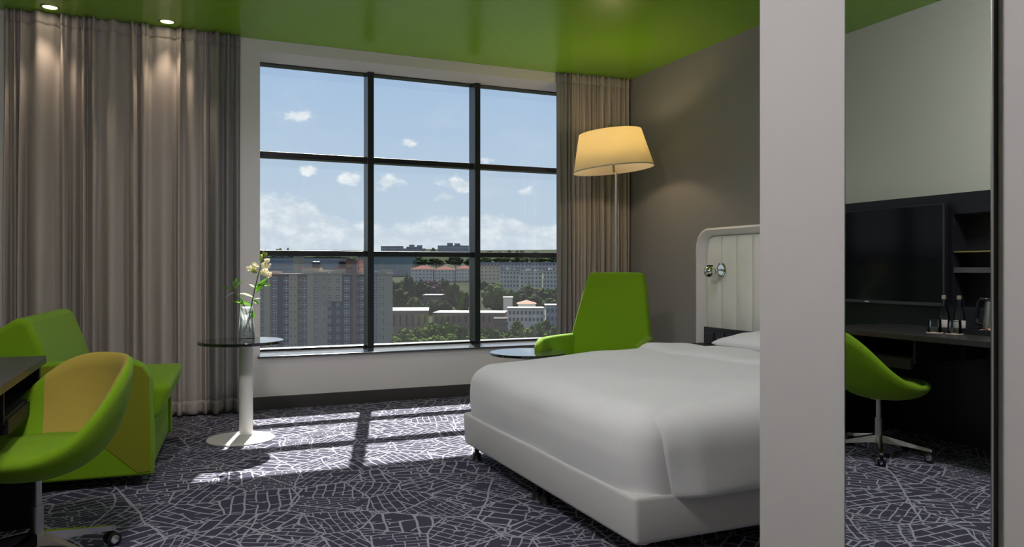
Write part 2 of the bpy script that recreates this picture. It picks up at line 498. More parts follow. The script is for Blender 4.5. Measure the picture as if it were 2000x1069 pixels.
# window: frame bars and nine panes
win = bpy.data.objects.new('window_1', None); COL.objects.link(win); struct(win)
win.location = (0, 0, 0)
fy0, fy1 = YG - 0.02, YG + 0.10
for x, hw in ((WX0 - 0.01, 0.028), (MX[0], 0.028), (MX[1], 0.028), (WX1, 0.03)):
    MB().box(x - hw, x + hw, fy0 - 0.05, fy1, SILL, HEAD).build('mullion', FRAMEM, win, bevel=0.003)
for z, hh in ((SILL + 0.010, 0.010), (MY[0], 0.024), (MY[1], 0.024), (HEAD - 0.005, 0.005)):
    MB().box(WX0, WX1, fy0, fy1, z - hh, z + hh).build('transom', FRAMEM, win, bevel=0.003)
xs = (WX0 - 0.01, MX[0], MX[1], WX1); zs = (SILL + 0.012, MY[0], MY[1], HEAD - 0.01)
for i in range(3):
    for j in range(3):
        MB().box(xs[i] + 0.02, xs[i + 1] - 0.02, YG + 0.030, YG + 0.036, zs[j], zs[j + 1]).build('pane', PANELOW if j == 0 else PANE, win)
MB().box(WX0 - 0.02, WX1, YW - 0.03, YG - 0.018, SILL - 0.018, SILL).build('window_sill', SILLM, win, bevel=0.003)

# ------------------------------------------------------------------ curtains
def curtain(name, label, x0, x1, yc, z0, z1, nf, amp, m, seed, group=None):
    rnd = random.Random(seed)
    ws = [0.35 + rnd.random() * rnd.random() * 2.2 for _ in range(nf)]
    tot = sum(ws)
    am = [0.45 + 0.75 * rnd.random() for _ in range(nf)]
    dr = [rnd.uniform(-1, 1) for _ in range(nf)]
    sh = [rnd.uniform(-0.25, 0.25) for _ in range(nf)]
    per = 12
    rows = []
    nzr = 22
    def row(zt, offs=0.0):
        r = []
        z = z1 + (z0 - z1) * zt
        xacc = 0
        for i in range(nf):
            for k in range(per + (1 if i == nf - 1 else 0)):
                s = k / per
                x = (xacc + ws[i] * s) / tot
                ph = 2 * math.pi * s
                c = 0.5 - 0.5 * math.cos(ph)          # 0 at fold valley
                c = c ** 0.8 + sh[i] * math.sin(ph) * c
                grow = 0.62 + 0.38 * min(1, zt * 1.8)
                drift = dr[i] * 0.018 * math.sin(zt * 2.6) * math.sin(math.pi * s)
                second = 0.10 * math.sin(ph * 2 + i * 1.7 + zt * 2.2) * (0.4 + zt)
                pinch = 0.22 * math.sin(ph * 2 + i) * max(0, 1 - zt * 6)
                d = amp * am[i] * (c * grow + second * 0.6 + pinch) * (0.8 + 0.25 * math.sin(zt * 3 + i * 2.1))
                r.append((x0 + (x1 - x0) * x + drift, yc - d - offs, z))
            xacc += ws[i]
        return r
    for j in range(nzr + 1):
        rows.append(row(j / nzr))
    c = thing(name, label, 'curtain', ((x0 + x1) / 2, yc, z0), 0, group)
    mb = MB().grid(rows)
    loc = Vector(c.location)
    def sub(mb_, nm, th):
        mb_.v = [(p[0] - loc.x, p[1] - loc.y, p[2] - loc.z) for p in mb_.v]
        o = mb_.build(nm, m, c, smooth=True)
        so = o.modifiers.new('solid', 'SOLIDIFY'); so.thickness = th; so.offset = 1
        return o
    sub(mb, 'drape', 0.002)
    sub(MB().grid([row(1 - 0.035 + 0.035 * j / 3, 0.0025) for j in range(4)]), 'hem', 0.002)
    sub(MB().grid([row(0.03 * j / 3, 0.002) for j in range(4)]), 'heading_tape', 0.002)
    return c
curtain('curtain', 'wide taupe curtain drawn to the left of the window', -1.16, 0.225, 6.585, 0.015, H - 0.002, 15, 0.125, CURT, 4)
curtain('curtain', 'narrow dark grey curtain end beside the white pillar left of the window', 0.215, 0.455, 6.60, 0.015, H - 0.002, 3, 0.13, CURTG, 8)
curtain('curtain', 'taupe gathered curtain in the corner behind the floor lamp', 3.47, 4.10, 6.585, 0.015, H - 0.002, 17, 0.085, CURT, 21)
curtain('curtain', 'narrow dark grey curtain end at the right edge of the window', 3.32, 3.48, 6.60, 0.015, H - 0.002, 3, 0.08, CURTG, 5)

# ------------------------------------------------------------------ ceiling downlights
LENS = emit('downlight_lens', (1.0, 0.86, 0.62), 14.0)
TRIM = mat('downlight_trim', (0.30, 0.38, 0.10), 0.4)
def downlight(x, y, label, power, cone=100, blend=0.6, col=(1.0, 0.80, 0.60)):
    t_ = thing('ceiling_downlight', label, 'downlight', (x, y, H))
    MB().lathe([(0.046, -0.001), (0.060, -0.001), (0.062, -0.004), (0.050, -0.007), (0.046, -0.004)], 28, close=True).build('trim_ring', TRIM, t_, smooth=True)
    MB().lathe([(0.0, -0.003), (0.030, -0.0035), (0.047, -0.002), (0.047, -0.0005), (0.0, -0.0005)], 28).build('lens', LENS, t_, smooth=True)
    ld = bpy.data.lights.new('downlight_beam', 'SPOT'); ld.energy = power; ld.spot_size = R_(cone); ld.spot_blend = blend
    ld.shadow_soft_size = 0.04; ld.color = col
    lo = bpy.data.objects.new('downlight_beam', ld); COL.objects.link(lo); lo.parent = t_; lo.location = (0, 0, -0.03)
    return t_
downlight(-0.848, 6.40, 'round downlight over the left end of the wide curtain', 13, 70, 0.5)
downlight(-0.08, 6.42, 'round downlight over the right half of the wide curtain', 13, 70, 0.5)
# unseen dome lamp added as room fill, above and ahead of the camera
cl_ = thing('added_fill_lamp', 'added round fill lamp on the ceiling near the desk, out of view', 'fill lamp', (-0.2, 2.0, H))
MB().lathe([(0.0, 0.0), (0.26, 0.0), (0.26, -0.03), (0.25, -0.035), (0.0, -0.035)], 40).build('mounting_ring', SATIN, cl_, smooth=True, angle=40)
MB().lathe([(0.24, -0.03), (0.235, -0.08), (0.20, -0.13), (0.13, -0.165), (0.06, -0.178), (0.0, -0.18)], 40).build('fill_dome', emit('fill_glow', (0.99, 0.915, 1.0), 88.0), cl_, smooth=True)

NEUT = (0.965, 0.915, 1.0)  # tint of the two unseen downlights added as fill
downlight(2.44, 3.4, 'added fill downlight above the middle of the bed, out of view', 44, 140, 0.8, NEUT)
downlight(0.70, 5.0, 'added fill downlight above the carpet between window and bed, out of view', 34, 150, 0.8, NEUT)

# ------------------------------------------------------------------ mirror on the partition
mir = thing('wall_mirror', 'tall frameless mirror on the white partition reflecting the desk', 'mirror', (PX, 1.42, 0))
MB().box(-0.024, 0, -0.215, 0.215, 0.02, 2.95).build('backing', BLACK, mir, bevel=0.002)
MB().box(-0.026, -0.0245, -0.213, 0.213, 0.022, 2.948).build('mirror_glass', MIRROR, mir)
for y_ in (-0.2165, 0.2135):
    MB().box(-0.0262, -0.02, y_, y_ + 0.003, 0.02, 2.95).build('polished_edge', SATIN, mir)

# ================================================================== BED
BX0, BY0, BY1 = 1.585, 2.49, 4.42
bx1 = 3.70
bed = thing('bed_base', 'white upholstered box bed base on black feet under the duvet', 'bed', ((BX0 + bx1) / 2, (BY0 + BY1) / 2, 0))
bl = bed.location
b_ = MB().rbox((0, 0, 0.19), ((bx1 - BX0) / 2, (BY1 - BY0) / 2, 0.095), 0.02, 3)
b_.v = [(p[0] * (1 - 0.008 * (0.28 - p[2]) / 0.18), p[1] * (1 - 0.01 * (0.28 - p[2]) / 0.18), p[2]) for p in b_.v]
b_.build('box_body', BASEF, bed, smooth=True, angle=40)
def foot(dx, dy):
    f = MB().lathe([(0.013, 0.10), (0.013, 0.045), (0.024, 0.040), (0.027, 0.012), (0.033, 0.0)], 16, (dx, dy, 0)).build('foot', BLACK, bed, smooth=True, angle=40)
    MB().lathe([(0.016, 0.100), (0.030, 0.098), (0.030, 0.088), (0.016, 0.086)], 16, (dx, dy, 0)).build('foot_collar', CHROME, f, smooth=True, angle=40)
hx, hy = (bx1 - BX0) / 2, (BY1 - BY0) / 2
for dx in (-hx + 0.07, 0.0, hx - 0.07):
    for dy in (-hy + 0.06, -0.045, 0.045, hy - 0.06):
        foot(dx, dy)

def wob(p, s, a):
    return a * mnoise.noise(Vector(p) * s)
duv = thing('duvet', 'plain white duvet spread over the mattress and tucked at the foot', 'duvet', (0, 0, 0))
dz0, dz1 = 0.262, 0.628
zlow = 0.06                     # the hem is tucked between mattress and base
d = MB().rbox((0, 0, 0), ((3.22 - BX0) / 2 - 0.004, (BY1 - BY0) / 2 - 0.006, (dz1 - zlow) / 2), 0.14, 10, 16)
cx, cy, cz = (3.22 + BX0) / 2 + 0.006, (BY0 + BY1) / 2, (dz1 + zlow) / 2
vv = []
for (x, y, z) in d.v:
    X, Y, Z = x + cx, y + cy, z + cz
    up = max(0, min(1, (Z - 0.40) / 0.2))
    f = 1 - (X - BX0) / 1.5
    Z -= 0.034 * max(0, f) ** 2 * up
    Z += (wob((X, Y, 0), 2.2, 0.022) + wob((X, Y, 3), 6, 0.004)) * up
    low = max(0, min(1, (0.52 - Z) / 0.1)) * max(0, min(1, (Z - 0.25) / 0.06))
    if x < -0.55:
        X += (wob((Y, Z, 1), 2.4, 0.010) - 0.012 * math.sin(max(0, min(1, (Z - 0.28) / 0.28)) * math.pi)) * low
    vv.append((X, Y, Z))
d.v = vv
d.build('cover', LINEN, duv, smooth=True)
# hanging flap on the near side, from the folded corner to the turned-down end
rows = []
nx = 40
for j in range(15):
    q = j / 14
    r = []
    for i in range(nx + 1):
        s = i / nx
        x = BX0 + 0.13 + s * (3.34 - BX0 - 0.13)
        x -= 0.05 * (1 - s) ** 8 * (1 - q) - 0.03 * (1 - s) ** 6 * q
        if q < 0.35:     # lies on top
            k = q / 0.35
            y = BY0 + 0.26 - k * 0.17; z = dz1 - 0.034 + 0.036 * math.sin(k * math.pi / 2) - 0.012 * k * k
        else:
            k = (q - 0.35) / 0.65
            an = min(1, k / 0.35) * math.pi / 2
            y = BY0 + 0.09 - 0.125 * math.sin(an)
            z = dz1 - 0.010 - 0.125 * (1 - math.cos(an)) - max(0, k - 0.35) / 0.65 * 0.235
        z -= 0.030 * max(0, 1 - (x - BX0) / 1.5) ** 2 * (1 if q < 0.6 else (1 - q) / 0.4)
        z += wob((x, BY0, 0), 2.2, 0.018) * (1 - q)
        y -= wob((x, z, 5), 2.6, 0.02) * q
        # front lip rolls inwards at the corner
        y += 0.05 * max(0, 1 - s * 12) * (q if q > 0.35 else 0)
        z -= 0.006 * max(0, 1 - s * 14)
        r.append((x, y, z))
    rows.append(r)
fl = MB().grid(rows).build('side_flap', LINEN, duv, smooth=True)
so = fl.modifiers.new('solid', 'SOLIDIFY'); so.thickness = 0.028; so.offset = -1
sb = fl.modifiers.new('sub', 'SUBSURF'); sb.levels = 1; sb.render_levels = 1
# turned-down band
rows = []
for i in range(13):
    s = i / 12
    r = []
    for j in range(41):
        q = j / 40
        y = BY0 - 0.02 + q * (BY1 - BY0 + 0.04)
        x = 2.86 + 0.40 * s + 0.05 * math.sin(q * 3.0 + 0.5) - 0.06 * q
        e = min(1, min(q, 1 - q) / 0.07)
        z = dz1 + 0.002 + 0.026 * math.sin(min(1, s * 5) * math.pi / 2) * (1 if s < 0.75 else math.cos((s - 0.75) / 0.25 * math.pi / 2) * 0.4 + 0.6)
        z += wob((x, y, 0), 2.2, 0.022) + wob((x, y, 9), 5, 0.012) - 0.075 * (1 - e) ** 2
        r.append((x, y, z))
    rows.append(r)
o = MB().grid(rows).build('turned_down_band', LINEN, duv, smooth=True)
so = o.modifiers.new('solid', 'SOLIDIFY'); so.thickness = 0.022; so.offset = -1
# mattress with bottom sheet under it
mt = thing('mattress', 'mattress in a white fitted sheet under the duvet and pillow', 'mattress', (0, 0, 0))
MB().rbox(((2.6 + bx1) / 2, cy, 0.44), ((bx1 - 2.6) / 2, hy - 0.01, 0.165), 0.06, 4).build('fitted_sheet', LINEN, mt, smooth=True)
MB().rbox(((1.72 + 2.6) / 2, cy, 0.41), ((2.6 - 1.72) / 2, hy - 0.12, 0.13), 0.05, 3).build('core', LINEN, mt, smooth=True)

def pillow(label, x, y, rz):
    p = thing('pillow', label, 'pillow', (x, y, 0.60), rz)
    rows = []
    n, m_ = 24, 32
    for side in (1, -1):
        rows = []
        for i in range(n + 1):
            r = []
            for j in range(m_ + 1):
                a, b2 = i / n * 2 - 1, j / m_ * 2 - 1
                h = (max(0, 1 - abs(a) ** 2.6) * max(0, 1 - abs(b2) ** 2.8)) ** 0.55
                pull = 1 - 0.05 * (1 - a * a) * 0 - 0.06 * (b2 * b2) * (1 - a * a)
                X = a * 0.25 * (1 - 0.05 * (1 - b2 * b2)); Y = b2 * 0.38 * (1 - 0.05 * (1 - a * a))
                Z = 0.07 + side * h * (0.088 if side > 0 else 0.06) + (wob((a * 2, b2 * 2, x), 2.3, 0.012) * h)
                r.append((X, Y, Z))
            rows.append(r)
        if side == 1: mb = MB().grid(rows)
        else: mb.grid(rows)
    mb.build('pillowcase', LINEN, p, smooth=True)
    return p
pillow('white pillow at the window side of the bed below the headboard', 3.46, 3.76, 0.05)
pillow('white pillow at the partition side of the bed below the headboard', 3.40, 2.96, -0.04)

# ------------------------------------------------------------------ headboard
HY0, HY1, HBX = 1.78, 5.15, 4.115
hb = thing('headboard', 'pale rounded headboard with cream upright padded channels on the taupe wall', 'headboard', (HBX, (HY0 + HY1) / 2, 0))
W2 = (HY1 - HY0) / 2
def rr_outline(w2, z0, z1, r, n=8):
    pts = [(-w2, z0), (-w2, z1 - r)]
    for i in range(1, n + 1):
        a = math.pi / 2 * i / n
        pts.append((-w2 + r - r * math.cos(a), z1 - r + r * math.sin(a)))
    for i in range(n + 1):
        a = math.pi / 2 * i / n
        pts.append((w2 - r + r * math.sin(a), z1 - r + r * math.cos(a)))
    pts.append((w2, z0))
    return pts
HZ0, HZ1 = 0.05, 1.475
outl = [rr_outline(W2 - 0.02, HZ0, HZ1 - 0.02, 0.14), rr_outline(W2, HZ0, HZ1, 0.15), rr_outline(W2 + 0.004, HZ0, HZ1 + 0.004, 0.154),
        rr_outline(W2 - 0.012, HZ0, HZ1 - 0.012, 0.145), rr_outline(W2 - 0.045, HZ0, HZ1 - 0.045, 0.115), rr_outline(W2 - 0.06, HZ0, HZ1 - 0.06, 0.10)]
xsd = [0.0, -0.10, -0.255, -0.262, -0.225, -0.18]
MB().grid([[(xsd[i], p[0], p[1]) for p in outl[i]] for i in range(6)]).build('shell_rim', HBSHELL, hb, smooth=True, angle=50)
MB().box(-0.185, 0, -W2 + 0.04, W2 - 0.04, HZ0, HZ1 - 0.055).build('backing', HBSHELL, hb)
nch = 18
cw = (2 * W2 - 0.12) / nch
ZP = 0.69
for i in range(nch):
    y0 = -W2 + 0.06 + cw * i; y1 = y0 + cw
    rows = []
    for k in range(13):
        s = k / 12
        bul = 0.030 * (1 - abs(2 * s - 1) ** 2.4)
        ys = y0 + 0.001 + (cw - 0.002) * s
        ztop = HZ1 - 0.064
        edge_d = min(ys + W2 - 0.06, W2 - 0.06 - ys)
        if edge_d < 0.10:
            ztop -= 0.10 - math.sqrt(max(0, 0.10 ** 2 - (0.10 - max(0, edge_d)) ** 2))
        rows.append([(-0.195 - bul * (1 if 0 < j < 8 else 0.3), ys, ZP + (ztop - ZP) * (j / 8 if 0 < j < 8 else (0.0 if j == 0 else 1.0))) for j in range(9)])
    c = MB().grid(rows).build('padded_channel', HBFAB, hb, smooth=True)
MB().box(-0.222, -0.18, -W2 + 0.052, W2 - 0.052, 0.50, ZP).build('socket_rail', BLACK, hb, bevel=0.004)
ys = W2 - 0.075
for i in range(4):
    pl = MB().box(-0.230, -0.221, ys - 0.115, ys - 0.006, 0.535, 0.655).build('socket_plate', mat('socket_black', (0.018, 0.020, 0.028), 0.3), hb, bevel=0.003)
    yc_ = ys - 0.06
    if i == 1:
        MB().lathe([(0.0, 0.0), (0.011, 0.0), (0.011, 0.006), (0.0, 0.006)], 16).build('volume_knob', CHROME, pl, smooth=True, angle=40)
        k = pl.children[0]; k.rotation_euler = (0, R_(-90), 0); k.location = (-0.230, yc_, 0.605)
    elif i == 3:
        for q in (-0.025, 0.0, 0.025):
            MB().box(-0.2315, -0.229, yc_ + q - 0.006, yc_ + q + 0.006, 0.600, 0.620).build('socket_hole', SATIN, pl)
    else:
        MB().box(-0.233, -0.229, yc_ - 0.045, yc_ + 0.045, 0.560, 0.630).build('rocker_switch', BLACK, pl, bevel=0.002)
    ys -= 0.122

rl = thing('reading_lamp', 'chrome ball reading lamp on a round plate fixed to the headboard', 'reading lamp', (HBX - 0.226, 4.865, 1.150))
pt = MB().lathe([(0.0, 0.0), (0.055, 0.0), (0.055, 0.008), (0.042, 0.014), (0.040, 0.010), (0.0, 0.010)], 28).build('wall_plate', CHROME, rl, smooth=True, angle=40)
pt.rotation_euler = (0, R_(-90), 0)
MB().tube([(-0.005, 0, 0), (-0.03, 0.004, -0.004), (-0.065, 0.010, -0.012)], 0.008, 10).build('arm', CHROME, rl, smooth=True)
MB().ball((-0.105, 0.012, -0.014), 0.047, 28).build('ball_head', CHROME, rl, smooth=True)
MB().lathe([(0.020, 0.046), (0.026, 0.052), (0.022, 0.056), (0.0, 0.054)], 20, (-0.105, 0.012, -0.020)).build('lens_ring', BLACK, rl, smooth=True)

ns = thing('nightstand', 'dark bedside shelf unit behind the bed against the headboard', 'nightstand', (3.66, 4.80, 0))
MB().box(-0.24, 0.20, -0.27, 0.27, 0.535, 0.565).build('top', DARKWOOD, ns, bevel=0.003)
MB().box(-0.21, 0.19, -0.25, 0.25, 0.12, 0.535).build('cabinet_body', DARKWOOD, ns, bevel=0.003)
dr = MB().box(-0.222, -0.21, -0.24, 0.24, 0.34, 0.52).build('drawer', DARKWOOD, ns, bevel=0.002)
MB().tube([(-0.235, -0.08, 0.43), (-0.235, 0.08, 0.43)], 0.006, 8).build('handle', SATIN, dr)
MB().box(-0.19, 0.17, -0.22, 0.22, 0.0, 0.12).build('plinth', BLACK, ns)

# ================================================================== ROUND TABLES
def round_table(label, x, y, h, r, rb, col_r, coff, rz):
    t_ = thing('side_table', label, 'side table', (x, y, 0), rz)
    MB().lathe([(0, 0), (rb, 0), (rb, 0.006), (rb - 0.006, 0.010), (0, 0.012)], 48).build('base_plate', WHITEM, t_, smooth=True, angle=35)
    MB().lathe([(col_r, 0.008), (col_r, h - 0.03), (0, h - 0.03)], 28, (0, coff, 0)).build('column', WHITEM, t_, smooth=True, angle=35)
    MB().box(-0.11, 0.07, coff * 0.2, coff + 0.06, h - 0.034, h - 0.020).build('bracket', BLACK, t_, bevel=0.003)
    MB().lathe([(0, h - 0.020), (r - 0.002, h - 0.020), (r, h - 0.018), (r, h - 0.002), (r - 0.002, h), (0, h)], 64).build('glass_top', TOPGL, t_, smooth=True, angle=35)
    return t_
TX, TY = 0.389, 5.53
round_table('tall round side table with dark glass top and white pedestal holding the vase', TX, TY, 0.67, 0.278, 0.222, 0.046, 0.10, -TH)
round_table('low round side table between the bed and the green high-back chair', 2.415, 5.28, 0.53, 0.285, 0.22, 0.04, 0.06, -TH)

# ------------------------------------------------------------------ vase and flowers
VX, VY, VZ = 0.435, 5.66, 0.67
vase = thing('vase', 'clear tapering glass vase half filled with water on the round table', 'vase', (VX, VY, VZ))
prof = [(0.0, 0.0), (0.054, 0.0), (0.056, 0.004), (0.0425, 0.222), (0.0395, 0.222), (0.0515, 0.016), (0.0, 0.014)]
MB().lathe(prof, 36).build('glass_body', VASEGL, vase, smooth=True, angle=40)
MB().lathe([(0.0, 0.0165), (0.0510, 0.017), (0.0465, 0.098), (0.0, 0.098)], 36).build('water', WATER, vase, smooth=True, angle=40)
PXM = 0.00366
def vp(u, v, d=0.0):   # position in the bouquet, local to the vase and turned like the table
    x = (u - 474.5) * PXM; z = (660 - v) * PXM
    return Vector((x * CT + d * ST, -x * ST + d * CT, z))
def leaf_mesh(m):
    rows = []
    for i in range(8):
        s = i / 7
        wd = 0.17 * math.sin(math.pi * min(1, s * 0.96 + 0.02)) ** 0.8 * (1 - 0.35 * s) + 0.006
        z = 0.10 * math.sin(s * math.pi * 0.9)
        rows.append([(s, -wd, z + 0.03), (s, -wd * 0.5, z + 0.008), (s, 0, z - 0.012), (s, wd * 0.5, z + 0.008), (s, wd, z + 0.03)])
    return MB().grid(rows).mesh('leaf', m, smooth=True)
LM = [leaf_mesh(LEAF), leaf_mesh(LEAFP)]
def place_leaf(parent, a, b2, kind=0, roll=0.0, wide=1.0):
    o = bpy.data.objects.new('leaf', LM[kind]); COL.objects.link(o); o.parent = parent
    dvec = b2 - a; L = dvec.length
    q = dvec.to_track_quat('X', 'Z')
    o.location = a; o.rotation_mode = 'QUATERNION'
    from mathutils import Quaternion
    o.rotation_quaternion = q @ Quaternion((1, 0, 0), roll); o.scale = (L, L * wide, L)
fs1 = thing('leafy_stem', 'leaning green leafy stem without blossoms in the glass vase', 'flower stem', (VX, VY, VZ))
MB().tube([vp(481, 648, 0.01), vp(474, 610, 0), vp(466, 588), vp(458, 578, -0.01), vp(452, 570), vp(450, 560, 0.01)], [0.0035, 0.0035, 0.003, 0.003, 0.0025, 0.002], 8).build('stem', STEMM, fs1, smooth=True)
for (u0, v0, u1, v1, d1, k, ro, wd) in ((449, 567, 425, 565, -0.02, 0, 0.5, 1), (450, 562, 455, 544, 0.01, 0, 1.2, 1.1), (453, 567, 471, 552, -0.03, 0, 0.9, 1.1), (452, 573, 439, 582, -0.04, 1, 0.6, 1),
                                        (451, 572, 456, 580, 0.03, 0, 0.6, 1), (464, 593, 447, 591, -0.04, 0, 0.5, 1.1), (462, 597, 464, 580, 0.02, 0, 1.3, 1), (452, 565, 446, 552, 0.03, 1, 1.0, 0.9)):
    place_leaf(fs1, vp(u0, v0), vp(u1, v1, d1), k, ro, wd)
fs2 = thing('blossom_stem', 'upright stem topped with cream and lime blossoms in the glass vase', 'flower stem', (VX, VY, VZ))
MB().tube([vp(470, 650, -0.01), vp(478, 625, 0), vp(485, 590), vp(491, 562), vp(496, 542), vp(500, 525), vp(506, 505)], [0.0045, 0.0045, 0.004, 0.004, 0.0035, 0.003, 0.002], 8).build('stem', STEMM, fs2, smooth=True)
for (u0, v0, u1, v1, d1, k, ro, wd) in ((493, 566, 519, 553, -0.03, 0, 0.6, 1.2), (492, 572, 512, 546, 0.03, 0, 1.0, 1.2), (487, 582, 464, 575, -0.03, 1, 0.6, 1), (486, 588, 503, 596, -0.03, 0, 0.7, 1), (487, 585, 500, 584, 0.03, 1, 0.6, 1),
                                        (490, 563, 481, 557, -0.03, 1, 0.6, 1.2), (491, 560, 520, 560, 0.01, 0, 0.7, 1.0), (484, 598, 461, 592, 0.0, 0, 0.9, 1.1), (484, 600, 482, 625, -0.02, 0, 0.8, 1.1), (482, 605, 476, 632, 0.01, 0, 0.8, 1.0), (483, 603, 489, 622, 0.0, 0, 0.8, 1.0)):
    place_leaf(fs2, vp(u0, v0), vp(u1, v1, d1), k, ro, wd)
def petal_mesh(m):
    rows = []
    for i in range(6):
        s = i / 5
        wd = 0.40 * math.sin(math.pi * min(1, s * 0.92 + 0.05)) ** 0.7
        z = 0.45 * s * s * (1.3 - s) + 0.15 * s
        rows.append([(s, -wd, z + 0.10 * s), (s, -wd * 0.5, z), (s, 0, z - 0.03), (s, wd * 0.5, z), (s, wd, z + 0.10 * s)])
    return MB().grid(rows).mesh('petal', m, smooth=True)
PM = [petal_mesh(PETAL), petal_mesh(PETALG)]
rnd = random.Random(3)
for (u, v, dd, size, k) in ((488, 530, -0.03, 0.034, 0), (497, 534, -0.04, 0.034, 1), (513, 526, -0.02, 0.034, 0), (516, 541, -0.03, 0.030, 0), (506, 535, 0.03, 0.030, 0), (489, 523, 0.0, 0.026, 0),
                            (502, 510, -0.02, 0.022, 1), (511, 504, -0.02, 0.024, 1), (505, 499, 0.01, 0.018, 1), (499, 505, 0.01, 0.020, 1), (512, 513, 0.02, 0.020, 0), (501, 520, 0.02, 0.024, 1)):
    c = vp(u, v, dd)
    bl_ = MB().ball((0, 0, 0), size * 0.16, 8).build('blossom', PETALC, fs2, smooth=True)
    bl_.location = c
    bl_.rotation_euler = (rnd.uniform(0.5, 1.4), rnd.uniform(-0.5, 0.5), rnd.uniform(-1.2, 0.9))
    np_ = 6 if k == 0 else 5
    for i in range(np_):
        p = bpy.data.objects.new('petal', PM[k]); COL.objects.link(p); p.parent = bl_
        p.rotation_euler = (0, -0.25 if k == 0 else -0.85, 2 * math.pi * i / np_)
        s_ = size * (1.28 if i % 2 else 1.1); p.scale = (s_, s_, s_)

# ================================================================== FLOOR LAMP
LT = 6.72
LX, LY = LT * (ST + 0.1352 * CT), LT * (CT - 0.1352 * ST)
lamp = thing('floor_lamp', 'tall floor lamp with tilted cream drum shade in the corner', 'floor lamp', (LX, LY, 0), -TH)
MB().lathe([(0, 0), (0.15, 0), (0.15, 0.012), (0.145, 0.016), (0, 0.018)], 36).build('base', SATIN, lamp, smooth=True, angle=35)
MB().tube([(0, 0, 0.01), (0.0, 0, 2.0)], 0.010, 12).build('pole', SATIN, lamp, smooth=True, angle=50)
tilt = 0.098
def tl_pt(x, y, z):
    c, s = math.cos(tilt), math.sin(tilt)
    return (x * c - z * s, y, x * s + z * c)
ZC = 2.02
def tilt_build(mb, name, m, parent, **kw):
    mb.v = [tuple(Vector(tl_pt(*p)) + Vector((-0.022, 0, ZC))) for p in mb.v]
    return mb.build(name, m, parent, **kw)
prof = [(0.352, 0.0), (0.350, 0.004), (0.272, 0.328), (0.270, 0.328), (0.347, 0.004)]
shade = tilt_build(MB().lathe(prof, 64, close=True), 'shade', SHADE, lamp, smooth=True, angle=50)
tilt_build(MB().lathe([(0.349, 0.0), (0.355, 0.0), (0.3535, 0.009), (0.348, 0.009)], 64, close=True), 'shade_trim', mat('shade_trim', (0.6, 0.55, 0.48), 0.7), shade, smooth=True)
tilt_build(MB().tube([(0, 0, -0.02), (0, 0, 0.40)], 0.009, 10), 'stem', mat('brass', (0.65, 0.52, 0.18), 0.3, 1.0), lamp, smooth=True)
mbp = MB()
for a in (0, 120, 240):
    mbp.tube([(0, 0, 0.318), (0.27 * math.cos(R_(a)), 0.27 * math.sin(R_(a)), 0.322)], 0.003, 6)
tilt_build(mbp, 'shade_spider', SATIN, lamp)
tilt_build(MB().ball((0, 0, 0.19), 0.04, 16), 'bulb', emit('lamp_bulb', (1.0, 0.72, 0.35), 30.0), lamp, smooth=True)
ld = bpy.data.lights.new('lamp_light', 'POINT'); ld.energy = 6.5; ld.color = (1.0, 0.80, 0.48); ld.shadow_soft_size = 0.05
lo = bpy.data.objects.new('lamp_light', ld); COL.objects.link(lo); lo.parent = lamp; lo.location = tuple(Vector(tl_pt(0.0, -0.07, 0.21)) + Vector((-0.022, 0, ZC)))

# ================================================================== HIGH-BACK GREEN CHAIR (right, by the window)
CTt, CL = 6.12, 0.772
hx_, hy_ = CTt * ST + CL * CT, CTt * CT - CL * ST
hc = thing('high_back_chair', 'green high-back lounge chair with splayed arms behind the bed', 'armchair', (hx_, hy_, 0), -TH - R_(27))
# back shell: tapered, slightly wrapped, reclined
def back_pts(offn):
    rows = []
    for j in range(17):
        q = j / 16
        z = 0.34 + (1.125 - 0.34) * q
        hw = 0.335 + (0.238 - 0.335) * max(0, (q - 0.33) / 0.67)
        hw += offn * 0.0
        yb = 0.0 + 0.20 * q
        r = []
        for i in range(17):
            s = i / 16 * 2 - 1
            yy = yb - 0.055 * abs(s) ** 2.2 * (1 - 0.4 * q)
            edge_r = 1 - 0.02 * max(0, q - 0.9) * 10 * s * s
            zz = z - (0.004 * s ** 6 if q > 0.9 else 0)
            r.append((s * hw * edge_r, yy + offn, zz))
        rows.append(r)
    return rows
o = MB().grid(back_pts(0)).build('backrest', GREEN, hc, smooth=True)
so = o.modifiers.new('solid', 'SOLIDIFY'); so.thickness = 0.065; so.offset = 0
bv = o.modifiers.new('bevel', 'BEVEL'); bv.width = 0.020; bv.segments = 4; bv.limit_method = 'ANGLE'; bv.angle_limit = R_(50)
for sgn in (-1, 1):
    rows = []
    for i in range(15):
        s = i / 14
        L = 0.53
        sp = R_(9)
        x = sgn * (0.325 + L * s * math.sin(sp) + (0.03 if sgn < 0 else 0.0) * math.sin(s * math.pi))
        y = 0.03 - L * s * math.cos(sp)
        zt = 0.632 - 0.008 * s - 0.075 * max(0, (s - 0.80) / 0.20) ** 2.2
        zb = 0.335
        rows.append([(x - sgn * 0.045 * (1 - k / 6), y + 0.05 * s * (1 - k / 6), zb + (zt - zb) * k / 6) for k in range(7)])
    o = MB().grid(rows).build('arm', GREEN, hc, smooth=True)
    so = o.modifiers.new('solid', 'SOLIDIFY'); so.thickness = 0.07; so.offset = 0
    bv = o.modifiers.new('bevel', 'BEVEL'); bv.width = 0.028; bv.segments = 4; bv.limit_method = 'ANGLE'; bv.angle_limit = R_(50)
MB().rbox((0, -0.27, 0.385), (0.325, 0.30, 0.06), 0.045, 5).build('seat_cushion', GREEN, hc, smooth=True)
MB().lathe([(0.0, 0.33), (0.10, 0.33), (0.03, 0.30), (0.03, 0.03), (0.26, 0.014), (0.27, 0.0), (0, 0)], 36, (0, -0.22, 0)).build('swivel_base', SATIN, hc, smooth=True, angle=40)

